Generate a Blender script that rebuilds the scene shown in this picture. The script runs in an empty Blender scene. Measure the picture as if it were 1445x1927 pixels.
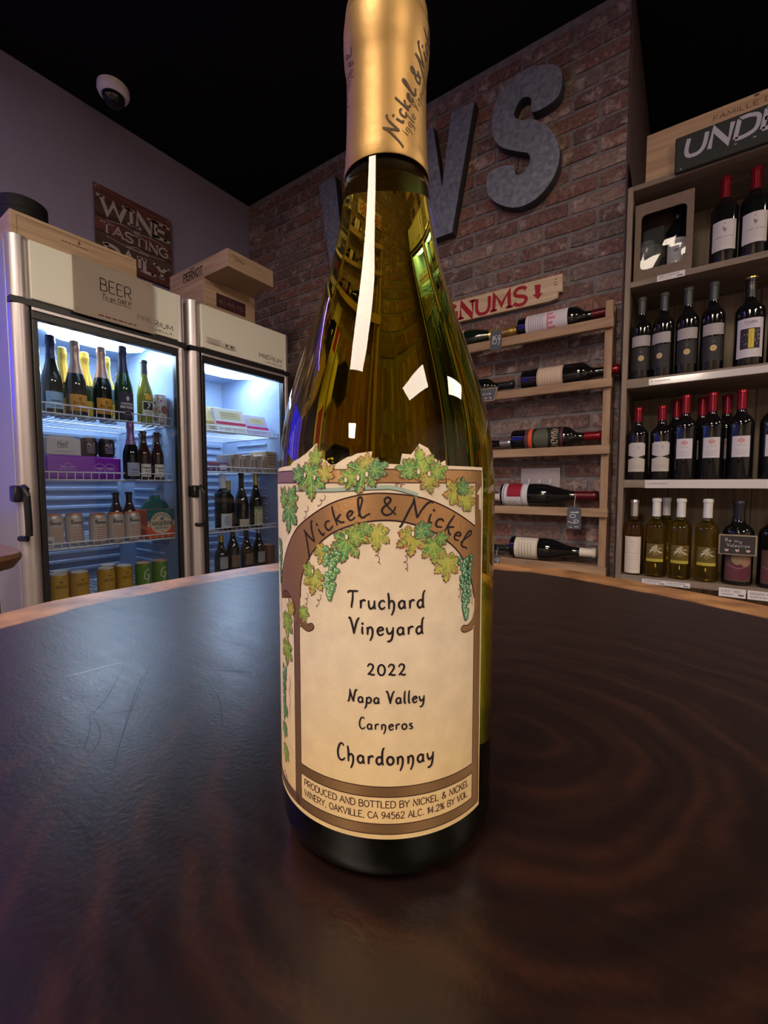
import bpy, math, random
from mathutils import Vector, Matrix
from mathutils.geometry import tessellate_polygon

random.seed(7)
SC = bpy.context.scene
COL = SC.collection
R_ = math.radians

# ------------------------------------------------------------------ camera, world, exposure, large lights
TT = 1.06                                   # table top height
YAW = R_(35.0)
PITCH = math.atan(50.5 / 815.0)
FH = Vector((-math.sin(YAW), math.cos(YAW), 0)); RT = Vector((math.cos(YAW), math.sin(YAW), 0))
FW = FH * math.cos(PITCH) - Vector((0, 0, 1)) * math.sin(PITCH)
UP = FH * math.sin(PITCH) + Vector((0, 0, 1)) * math.cos(PITCH)
CAM = -0.169 * FH - (4.5 / 815 * 0.169) * RT + Vector((0, 0, TT + 0.126))
cd = bpy.data.cameras.new('camera'); co = bpy.data.objects.new('camera', cd); COL.objects.link(co)
cd.sensor_fit = 'HORIZONTAL'; cd.sensor_width = 36.0; cd.lens = 815.0 / 1445.0 * 36.0
cd.clip_start = 0.01; cd.clip_end = 60
m = Matrix.Identity(4)
for i in range(3):
    m[i][0] = RT[i]; m[i][1] = UP[i]; m[i][2] = -FW[i]; m[i][3] = CAM[i]
co.matrix_world = m
SC.camera = co
w = bpy.data.worlds.new('world'); SC.world = w; w.use_nodes = True
w.node_tree.nodes['Background'].inputs[0].default_value = (0.55, 0.42, 0.5, 1)
w.node_tree.nodes['Background'].inputs[1].default_value = 0.0
SC.view_settings.view_transform = 'Standard'
SC.view_settings.look = 'None'
SC.view_settings.gamma = 1.0
SC.view_settings.use_curve_mapping = False
SC.view_settings.exposure = 0.0
PANEL_L = 28.0                              # luminance of the ceiling panels
PANEL_C = (1.0, 0.83, 0.66)
FRIDGE_L = 37.0
FRIDGE_C = (0.60, 0.78, 1.0)
BLUE_L = 3.8

# ------------------------------------------------------------------ helpers
def thing(name, label, cat, loc=(0, 0, 0), rz=0.0, group=None, rot=None):
    o = bpy.data.objects.new(name, None); COL.objects.link(o)
    o.location = loc
    o.rotation_euler = rot if rot else (0, 0, rz)
    o.empty_display_size = 0.02
    tag(o, label, cat, group)
    return o

def tag(o, label, cat, group=None):
    o['label'] = label; o['category'] = cat
    if group: o['group'] = group
    return o

MATS = {}
def mat(name, col=(0.5, 0.5, 0.5), rough=0.5, metal=0.0, spec=0.5, emit=None, es=0.0, coat=0.0, trans=0.0, ior=1.45, attr=False, noise=None, bump=None):
    """plain Principled material; noise=(scale, amount) mottles the colour, bump=(scale, strength)"""
    if name in MATS: return MATS[name]
    mt = bpy.data.materials.new(name); mt.use_nodes = True
    nt = mt.node_tree; b = nt.nodes['Principled BSDF']
    b.inputs['Base Color'].default_value = (*col, 1)
    b.inputs['Roughness'].default_value = rough
    b.inputs['Metallic'].default_value = metal
    b.inputs['Specular IOR Level'].default_value = spec
    b.inputs['IOR'].default_value = ior
    b.inputs['Coat Weight'].default_value = coat
    b.inputs['Coat Roughness'].default_value = 0.08
    b.inputs['Transmission Weight'].default_value = trans
    if emit:
        b.inputs['Emission Color'].default_value = (*emit, 1); b.inputs['Emission Strength'].default_value = es
    src = None
    if attr:
        a = nt.nodes.new('ShaderNodeAttribute'); a.attribute_name = 'Col'; src = a.outputs['Color']
        nt.links.new(src, b.inputs['Base Color'])
    if noise or bump:
        tc = nt.nodes.new('ShaderNodeTexCoord')
    if noise:
        n = nt.nodes.new('ShaderNodeTexNoise'); n.inputs['Scale'].default_value = noise[0]; n.inputs['Detail'].default_value = 6
        nt.links.new(tc.outputs['Object'], n.inputs['Vector'])
        mr = nt.nodes.new('ShaderNodeMapRange'); mr.inputs[1].default_value = 0.3; mr.inputs[2].default_value = 0.7
        mr.inputs[3].default_value = 1 - noise[1]; mr.inputs[4].default_value = 1 + noise[1]
        nt.links.new(n.outputs['Fac'], mr.inputs[0])
        mx = nt.nodes.new('ShaderNodeVectorMath'); mx.operation = 'SCALE'
        if src: nt.links.new(src, mx.inputs[0])
        else: mx.inputs[0].default_value = col
        nt.links.new(mr.outputs[0], mx.inputs['Scale'])
        nt.links.new(mx.outputs[0], b.inputs['Base Color'])
    if bump:
        n2 = nt.nodes.new('ShaderNodeTexNoise'); n2.inputs['Scale'].default_value = bump[0]; n2.inputs['Detail'].default_value = 5
        nt.links.new(tc.outputs['Object'], n2.inputs['Vector'])
        bp = nt.nodes.new('ShaderNodeBump'); bp.inputs['Strength'].default_value = bump[1]; bp.inputs['Distance'].default_value = 0.002
        nt.links.new(n2.outputs['Fac'], bp.inputs['Height']); nt.links.new(bp.outputs[0], b.inputs['Normal'])
    MATS[name] = mt
    return mt

def wood(name, c1, c2, scale=(3, 3, 40), rough=0.55, grain=18.0, coat=0.0):
    """streaky timber: noise stretched along the axis that has the smallest scale"""
    if name in MATS: return MATS[name]
    mt = bpy.data.materials.new(name); mt.use_nodes = True
    nt = mt.node_tree; b = nt.nodes['Principled BSDF']; b.inputs['Roughness'].default_value = rough
    b.inputs['Coat Weight'].default_value = coat
    tc = nt.nodes.new('ShaderNodeTexCoord'); mp = nt.nodes.new('ShaderNodeMapping'); mp.inputs['Scale'].default_value = scale
    oi = nt.nodes.new('ShaderNodeObjectInfo')
    ad = nt.nodes.new('ShaderNodeVectorMath'); ad.operation = 'ADD'
    nt.links.new(tc.outputs['Object'], ad.inputs[0]); nt.links.new(oi.outputs['Random'], ad.inputs[1])
    nt.links.new(ad.outputs[0], mp.inputs['Vector'])
    n = nt.nodes.new('ShaderNodeTexNoise'); n.inputs['Scale'].default_value = 1.0; n.inputs['Detail'].default_value = 8; n.inputs['Distortion'].default_value = 0.6
    nt.links.new(mp.outputs[0], n.inputs['Vector'])
    cr = nt.nodes.new('ShaderNodeValToRGB')
    cr.color_ramp.elements[0].position = 0.32; cr.color_ramp.elements[0].color = (*c1, 1)
    cr.color_ramp.elements[1].position = 0.68; cr.color_ramp.elements[1].color = (*c2, 1)
    nt.links.new(n.outputs['Fac'], cr.inputs[0]); nt.links.new(cr.outputs[0], b.inputs['Base Color'])
    bp = nt.nodes.new('ShaderNodeBump'); bp.inputs['Strength'].default_value = 0.25; bp.inputs['Distance'].default_value = 0.002
    nt.links.new(n.outputs['Fac'], bp.inputs['Height']); nt.links.new(bp.outputs[0], b.inputs['Normal'])
    MATS[name] = mt
    return mt

def pane_mat(name='clear_pane', tint=(0.93, 0.96, 1.0), gloss=0.08):
    """thin clear sheet: transparent with a mirror sheen that follows Fresnel"""
    if name in MATS: return MATS[name]
    mt = bpy.data.materials.new(name); mt.use_nodes = True; nt = mt.node_tree
    nt.nodes.remove(nt.nodes['Principled BSDF']); out = nt.nodes['Material Output']
    t = nt.nodes.new('ShaderNodeBsdfTransparent'); t.inputs[0].default_value = (*tint, 1)
    g = nt.nodes.new('ShaderNodeBsdfGlossy'); g.inputs['Roughness'].default_value = 0.02
    f = nt.nodes.new('ShaderNodeFresnel'); f.inputs['IOR'].default_value = 1.45
    mx = nt.nodes.new('ShaderNodeMixShader')
    nt.links.new(f.outputs[0], mx.inputs[0]); nt.links.new(t.outputs[0], mx.inputs[1]); nt.links.new(g.outputs[0], mx.inputs[2])
    nt.links.new(mx.outputs[0], out.inputs['Surface'])
    MATS[name] = mt
    return mt

def emit_mat(name, col, s):
    if name in MATS: return MATS[name]
    mt = bpy.data.materials.new(name); mt.use_nodes = True; nt = mt.node_tree
    nt.nodes.remove(nt.nodes['Principled BSDF'])
    e = nt.nodes.new('ShaderNodeEmission'); e.inputs[0].default_value = (*col, 1); e.inputs[1].default_value = s
    nt.links.new(e.outputs[0], nt.nodes['Material Output'].inputs['Surface'])
    MATS[name] = mt
    return mt

class MB:
    """collects shapes; build() links them as ONE mesh object"""
    def __init__(s): s.v = []; s.f = []; s.mi = []; s.fc = []; s.col = False
    def add(s, vs, fs, m=0, c=None):
        k = len(s.v); s.v += [tuple(p) for p in vs]
        for f in fs:
            s.f.append([k + i for i in f]); s.mi.append(m); s.fc.append(c)
        if c is not None: s.col = True
        return s
    def box(s, x0, x1, y0, y1, z0, z1, m=0, c=None):
        vs = [(x, y, z) for z in (z0, z1) for y in (y0, y1) for x in (x0, x1)]
        return s.add(vs, [(0, 2, 3, 1), (4, 5, 7, 6), (0, 1, 5, 4), (2, 6, 7, 3), (0, 4, 6, 2), (1, 3, 7, 5)], m, c)
    def cbox(s, x0, x1, y0, y1, z0, z1, b=0.003, m=0, c=None):
        """chamfered box"""
        X = (x0, x1); Y = (y0, y1); Z = (z0, z1); sg = (1, -1)
        vs = []; ix = {}
        for i in (0, 1):
            for j in (0, 1):
                for k in (0, 1):
                    for a in range(3):
                        p = [X[i] + sg[i] * b, Y[j] + sg[j] * b, Z[k] + sg[k] * b]
                        p[a] = (X[i], Y[j], Z[k])[a]
                        ix[(i, j, k, a)] = len(vs); vs.append(p)
        fs = []
        for a in range(3):
            o = [q for q in range(3) if q != a]
            for e in (0, 1):
                q = []
                for (u, v_) in ((0, 0), (1, 0), (1, 1), (0, 1)):
                    t = [0, 0, 0]; t[a] = e; t[o[0]] = u; t[o[1]] = v_; q.append(ix[(*t, a)])
                flip = (e == 0) != (a == 1)
                fs.append(q[::-1] if flip else q)
        for a in range(3):
            o = [q for q in range(3) if q != a]
            for u in (0, 1):
                for v_ in (0, 1):
                    q = []
                    for (e, ax) in ((0, o[0]), (1, o[0]), (1, o[1]), (0, o[1])):
                        t = [0, 0, 0]; t[a] = e; t[o[0]] = u; t[o[1]] = v_; q.append(ix[(*t, ax)])
                    fs.append(q)
        for i in (0, 1):
            for j in (0, 1):
                for k in (0, 1): fs.append([ix[(i, j, k, a)] for a in range(3)])
        cx, cy, cz = (x0 + x1) / 2, (y0 + y1) / 2, (z0 + z1) / 2
        out = []
        for f in fs:                                   # outward winding
            p = [Vector(vs[i]) for i in f]; n = (p[1] - p[0]).cross(p[2] - p[0]); ce = sum(p, Vector()) / len(p)
            out.append(f if n.dot(ce - Vector((cx, cy, cz))) > 0 else f[::-1])
        return s.add(vs, out, m, c)
    def lathe(s, prof, n=24, m=0, c=None, cx=0, cy=0, flip=False):
        """prof: (r, z) from bottom to top; r = 0 closes"""
        vs = []; rings = []
        for r, z in prof:
            if r < 1e-7: rings.append([len(vs)]); vs.append((cx, cy, z))
            else:
                rings.append(list(range(len(vs), len(vs) + n)))
                vs += [(cx + r * math.cos(2 * math.pi * j / n), cy + r * math.sin(2 * math.pi * j / n), z) for j in range(n)]
        fs = []
        for a, b in zip(rings, rings[1:]):
            for j in range(n):
                k = (j + 1) % n
                if len(a) == 1 and len(b) == 1: continue
                if len(a) == 1: f = [a[0], b[k], b[j]]
                elif len(b) == 1: f = [a[j], a[k], b[0]]
                else: f = [a[j], a[k], b[k], b[j]]
                fs.append(f[::-1] if flip else f)
        return s.add(vs, fs, m, c)
    def tube(s, pts, r, n=6, m=0, c=None):
        pts = [Vector(p) for p in pts]; vs = []; fs = []
        for i, p in enumerate(pts):
            d = (pts[min(i + 1, len(pts) - 1)] - pts[max(i - 1, 0)]).normalized()
            a = d.cross(Vector((0, 0, 1)) if abs(d.z) < 0.9 else Vector((1, 0, 0))).normalized(); b = d.cross(a)
            rr = r[i] if isinstance(r, (list, tuple)) else r
            vs += [p + rr * (math.cos(2 * math.pi * j / n) * a + math.sin(2 * math.pi * j / n) * b) for j in range(n)]
        for i in range(len(pts) - 1):
            for j in range(n):
                k = (j + 1) % n
                fs.append([i * n + j, (i + 1) * n + j, (i + 1) * n + k, i * n + k])
        fs.append(list(range(n))); fs.append(list(range((len(pts) - 1) * n, len(pts) * n))[::-1])
        return s.add(vs, fs, m, c)
    def prism(s, poly, y0, y1, m=0, c=None):
        """polygon in (x, z), counter-clockwise seen from -y, extruded from y0 (front) to y1"""
        n = len(poly)
        ar = sum(poly[i][0] * poly[(i + 1) % n][1] - poly[(i + 1) % n][0] * poly[i][1] for i in range(n))
        if ar < 0: poly = poly[::-1]
        tr = tessellate_polygon([[Vector((x, z, 0)) for x, z in poly]])
        vs = [(x, y0, z) for x, z in poly] + [(x, y1, z) for x, z in poly]
        fs = []
        for t in tr:
            a, b, d = [Vector((*poly[i], 0)) for i in t]
            t = list(t) if (b - a).cross(d - a).z > 0 else list(t)[::-1]
            fs.append(t); fs.append([i + n for i in t[::-1]])
        for i in range(n):
            k = (i + 1) % n; fs.append([i, i + n, k + n, k])
        return s.add(vs, fs, m, c)
    def mesh(s, name, mats, smooth=None):
        me = bpy.data.meshes.new(name); me.from_pydata(s.v, [], s.f)
        for mt in (mats if isinstance(mats, (list, tuple)) else [mats]): me.materials.append(mt)
        me.polygons.foreach_set('material_index', s.mi)
        if s.col:
            at = me.color_attributes.new('Col', 'FLOAT_COLOR', 'CORNER'); buf = []
            for f, c in zip(s.f, s.fc):
                c = c or (1, 1, 1)
                buf += [c[0], c[1], c[2], 1.0] * len(f)
            at.data.foreach_set('color', buf)
        if smooth is not None:
            me.shade_smooth(); me.set_sharp_from_angle(angle=R_(smooth))
        me.update()
        return me
    def build(s, name, mats, parent=None, smooth=None, loc=None, rot=None):
        o = bpy.data.objects.new(name, s.mesh(name, mats, smooth)); COL.objects.link(o)
        if parent: o.parent = parent
        if loc: o.location = loc
        if rot: o.rotation_euler = rot
        return o

def struct(o):
    o['kind'] = 'structure'; return o

# ------------------------------------------------------------------ flat artwork (print, lettering) laid on planes or round bodies
def catmull(pts, n=6, closed=False):
    out = []; N = len(pts)
    if N < 3: return list(pts)
    rng = range(N if closed else N - 1)
    for i in rng:
        g = (lambda q: pts[q % N]) if closed else (lambda q: pts[max(0, min(N - 1, q))])
        a, b, c, d = g(i - 1), g(i), g(i + 1), g(i + 2)
        for k in range(n):
            t = k / n
            out.append(tuple(0.5 * (2 * b[j] + (c[j] - a[j]) * t + (2 * a[j] - 5 * b[j] + 4 * c[j] - d[j]) * t * t + (3 * b[j] - a[j] - 3 * c[j] + d[j]) * t ** 3) for j in range(2)))
    if not closed: out.append(tuple(pts[-1]))
    return out

CAPS = {
 'A': (7, 'l0,0 3.5,10 7,0;l1.3,3.6 5.7,3.6'), 'B': (6.5, 'l.5,0 .5,10;s.5,10 3.5,10 5.3,9.2 5.3,6.3 3.5,5.4 .5,5.4;s.5,5.4 4,5.4 6,4.3 6,1.2 4,0 .5,0'),
 'C': (7, 's6.6,8.2 5,9.8 2.6,9.8 .5,7 .5,3 2.6,.2 5,.2 6.6,1.8'), 'D': (7, 'l.5,0 .5,10;s.5,10 3.5,10 6.5,8 6.5,2 3.5,0 .5,0'),
 'E': (6, 'l.5,0 .5,10;l.5,10 5.5,10;l.5,5.2 4.6,5.2;l.5,0 5.7,0'), 'F': (5.6, 'l.5,0 .5,10;l.5,10 5.4,10;l.5,5.2 4.4,5.2'),
 'G': (7.4, 's6.6,8.2 5,9.8 2.6,9.8 .5,7 .5,3 2.6,.2 5,.2 6.8,1.6;l6.8,1.4 6.8,4.6 4.4,4.6'), 'H': (7, 'l.5,0 .5,10;l6.5,0 6.5,10;l.5,5.2 6.5,5.2'),
 'I': (2, 'l1,0 1,10'), 'J': (4, 's3,10 3,3 2,.3 .2,1'), 'K': (6.4, 'l.5,0 .5,10;l6,10 .5,4.3;l2.5,6.2 6.4,0'), 'L': (5.6, 'l.5,10 .5,0 5.4,0'),
 'M': (8.4, 'l.5,0 .9,10 4.2,2.5 7.5,10 7.9,0'), 'N': (7, 'l.5,0 .5,10 6.5,0 6.5,10'), 'O': (7.6, 'o3.8,5 3.4,5'),
 'P': (6.2, 'l.5,0 .5,10;s.5,10 4,10 5.9,9 5.9,5.8 4,4.6 .5,4.6'), 'Q': (7.6, 'o3.8,5 3.4,5;l4.5,2 7,-1'),
 'R': (6.6, 'l.5,0 .5,10;s.5,10 4,10 5.9,9 5.9,5.8 4,4.6 .5,4.6;l3,4.6 6.4,0'),
 'S': (6.2, 's5.6,8.4 4.4,9.8 2,9.8 .7,8 1.2,6 3,5.1 5,4.1 5.7,2.2 4.4,.2 1.8,.2 .4,1.8'), 'T': (6.6, 'l3.3,0 3.3,10;l0,10 6.6,10'),
 'U': (7, 's.5,10 .5,3.6 1.6,.6 3.5,0 5.4,.6 6.5,3.6 6.5,10'), 'V': (7, 'l0,10 3.5,0 7,10'), 'W': (10, 'l0,10 2.6,0 5,8.5 7.4,0 10,10'),
 'X': (6.6, 'l0,0 6.6,10;l0,10 6.6,0'), 'Y': (6.6, 'l0,10 3.3,5 6.6,10;l3.3,5 3.3,0'), 'Z': (6.4, 'l.3,10 6,10 .2,0 6.2,0'),
 '0': (6, 'o3,5 2.6,5'), '1': (3, 'l.4,8 2,10 2,0'), '2': (6, 's.5,7.6 1.6,9.8 4.4,9.8 5.4,7.4 3.6,4 .4,0;l.4,0 5.8,0'), '3': (6, 's.6,9 3,10 5,8 3.4,5.4 5.5,3 3.4,0 .4,1'),
 '4': (6.2, 'l4.4,0 4.4,10 .3,3 6,3'), '5': (6, 'l5,10 1.2,10 .8,5.6;s.8,5.6 3.2,6.4 5.4,4.6 5,1.2 2.6,0 .4,1'), '6': (6, 's5,9.6 2,8 .5,4 1.4,.6 3.4,0 5.4,1.6 5.2,4.6 3.2,5.8 .8,4'),
 '9': (6, 's.9,.4 4,2 5.5,6 4.6,9.4 2.6,10 .6,8.4 .8,5.4 2.8,4.2 5.2,6'), '&': (7.6, 's7.2,0 3,5.4 1.8,8 3.2,9.9 4.6,8.2 2.4,5.2 .6,2.6 2.2,.1 4.8,.8 7,4.4'),
 '%': (8, 'l1.2,0 6.6,10;o1.8,7.8 1.4,2.1;o6,2.2 1.4,2.1'), '.': (2, 'o1,.5 .3,.3'), ',': (2, 'l1.2,.8 .6,-1.6'), '!': (2, 'l1,10 1,3;o1,.5 .3,.3'), ' ': (3.4, ''), '-': (4, 'l.5,4.6 3.5,4.6'), '|': (2.4, 'l1.2,-1 1.2,11'), '$': (6, 's5.6,8 3,9.4 .8,7.4 5.2,3 3,.6 .4,2;l3,-1 3,11'),
}
# art-nouveau hand for the big label (x height 5, ascender 10, descender -4)
HAND = {
 'a': (5.6, 's4.2,2.8 3,4.6 1,3.8 .5,1.8 1.8,.2 3.4,.9 4.3,2.8;s4.3,4.7 4.2,2 4.4,.6 5.2,.2'), 'd': (5.8, 's4.2,2.8 3,4.6 1,3.8 .5,1.8 1.8,.2 3.4,.9 4.3,2.8;s5.6,10 4.6,8.6 4.2,6 4.2,2 4.5,.5 5.3,.2'),
 'r': (4.6, 's.9,4.8 1.1,3 1,0;s1,2.6 1.9,4.3 3.2,4.8 4.2,4.2'), 'u': (5.8, 's.6,4.8 .7,2 1.4,.3 2.8,.3 4.2,2.2;s4.4,4.8 4.3,2 4.5,.6 5.3,.2'),
 'c': (4.8, 's4.2,3.8 3,4.8 1.2,4 .5,2 1.6,.2 3,.2 4.4,1.2'), 'h': (5.8, 's.4,9.2 .9,6 1,0;s1,2.8 2.2,4.5 3.6,4.3 4.3,2.6 4,-.6 2.6,-3.6'),
 'n': (5.8, 's.7,4.7 1.1,3 1,0;s1,2.8 2.2,4.5 3.6,4.3 4.3,2.6 4,-.6 2.6,-3.6'), 'e': (4.9, 's.6,2.4 2.6,2.8 4.2,3.4 3.2,4.7 1.4,4.2 .5,2.2 1.6,.2 3.2,.2 4.5,1.2'),
 'i': (2.4, 's1.1,4.8 1,2 1.3,.1;o1.2,6.6 .3,.3'), 'y': (5.8, 's.5,4.8 .8,2.4 1.8,.9 3.2,1.4 4.3,3;s4.6,4.9 4.4,1 3.6,-2.4 2,-3.8 .8,-3.4'),
 'p': (5.8, 's.8,4.8 1.1,2.8 .6,-2 -.8,-4.4;s1,2.6 2.4,4.6 4.2,4.2 4.9,2.4 3.8,.5 2.2,.3 1,1.4'), 'l': (2.6, 's1.4,10 .9,7 .8,2 1.2,.4 2.2,.1'),
 'o': (5.3, 'o2.6,2.4 2.1,2.3'), 's': (4.4, 's3.6,4.2 2.2,4.8 .9,3.8 2.2,2.6 3.6,1.3 2.4,.1 .5,.8'), 'g': (5.6, 's4.2,2.8 3,4.6 1,3.8 .5,1.8 1.8,.2 3.4,.9 4.3,2.8;s4.4,4.8 4.4,0 3.6,-3 1.4,-3.4'),
 't': (3.6, 's1.6,7.4 1.4,2 2,.3 3.2,.6;l.2,5 3,5'), 'm': (8.2, 's.7,4.7 1,3 1,0;s1,2.8 2.4,4.6 3.8,4 4,0;s4,2.8 5.4,4.6 6.8,4 7.2,0'), 'B': (6.2, 'l.8,0 1,10;s1,10 4,10 4.8,7.6 3,5.4 1,5.2;s1,5.2 4.6,5 5.6,2.6 3.6,.2 .8,0'),
 'b': (5.4, 's.8,10 .9,5 .9,1;s.9,1 2.4,0 4.4,1 4.6,3.4 3,4.8 .9,3.2'), 'f': (3.4, 's3.4,9.4 2.2,9.6 1.6,7.6 1.5,0;l.2,5 3,5'), 'v': (5, 's.4,4.8 1.4,2 2.3,0 3.4,2.4 4.8,4.9'),
 'k': (5.4, 's.8,10 .8,5 .9,0;s4.2,4.9 2.6,3.4 .9,2.4;s1.8,3 3.2,1 5,.1'), 'V': (6.6, 's-.4,9 .4,9.8 1.6,7 2.6,3 3.2,0;s3.2,0 4,4 5.4,8.4 6.8,10'),
 'T': (6.2, 's-.4,8.2 .3,9.4 3,9.6 6.6,9.8;s3,9.6 2.8,5 2.2,2 2,0'), 'N': (7.8, 's-.4,.2 .8,.6 1.6,4 2,7 2,9.8;s1.7,10 3,5.6 4.4,2 5.2,.2;s5.2,.2 5.6,4 6.6,8.4 7.6,9.8 8.6,9.2'),
 'C': (6, 's4.8,8.6 3.6,9.9 1.8,9 .5,5.4 .8,1.8 2.4,.1 4.2,.4 5.6,1.8'), '2': (5.6, 's.4,5.2 1.6,7 3.6,6.6 4,4.8 2.6,2.4 .5,.2;s.5,.2 2,.7 3.6,.1 5.2,.5'), '0': (5.8, 'o2.8,3.4 2.3,3.4'),
 'M': (8, 's.2,0 .8,5 1,10;l1,10 3.8,2 6.6,10;s6.6,10 7,4 7.6,0'), 'O': (7.4, 'o3.6,5 3.2,5'), 'L': (5, 's.8,10 .7,4 .8,.2;l.8,.2 4.8,.2'), 'Y': (6, 'l.2,10 3,5 6,10;l3,5 2.6,0'), 'H': (7, 'l.8,0 .8,10;l6,0 6,10;l.8,5 6,5'), ' ': (3.2, ''), '!': (2, 'l1,10 1,3;o1,.5 .3,.3'), '.': (2, 'o1,.4 .3,.3'),
 '1': (3, 'l.4,8 2,10 2,0'), '5': (6, 'l5,10 1.2,10 .8,5.6;s.8,5.6 3.2,6.4 5.4,4.6 5,1.2 2.6,0 .4,1'), '9': (6, 's5.2,8 3,10 .6,8 2,5 5,7 4.6,2 3,-2'),
}
# flowing script for the arch and the neck foil
SCRIPT = {
 'N': (8.4, 's-3.6,-5.4 -3,-5.6 -1.8,-3 .2,3 1.2,7 1.4,9.8;s1.2,10 2.4,5.6 3.8,2 4.6,.2;s4.6,.2 5.4,4.4 6.8,8.6 8.4,10.6 9.2,10'), 'i': (2.8, 's.6,4.8 .7,2 1.2,.2 2.6,.8;o1.2,7 .35,.35'),
 'c': (4.6, 's4,4 2.6,4.8 1,3.6 .7,1.6 1.8,.1 4.4,1.2'), 'k': (5.2, 's1.8,10.5 1.2,6 .9,0;s4.4,5 2.4,3.6 1,2.6;s1.6,3 3.2,.8 5,.4'),
 'e': (4.4, 's.6,2 2.6,2.8 3.6,4 2.6,4.8 1,3.6 .8,1.4 2,.1 4.2,1.2'), 'l': (5.4, 's.2,1 1.8,5 3.2,9 2.8,10.6 1.6,9.6 1,5 1.2,1 2.4,.1 4,1 5.8,1.6'), '&': (7.6, 's7,.3 4.4,3.2 2.4,6.2 2.2,8.2 3.5,9.2 4.6,8 3.8,6.2 1.6,4.2 .8,2.2 2,.3 4.2,.5 6,2.4 6.8,4.6'), ' ': (2.6, ''),
}

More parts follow.
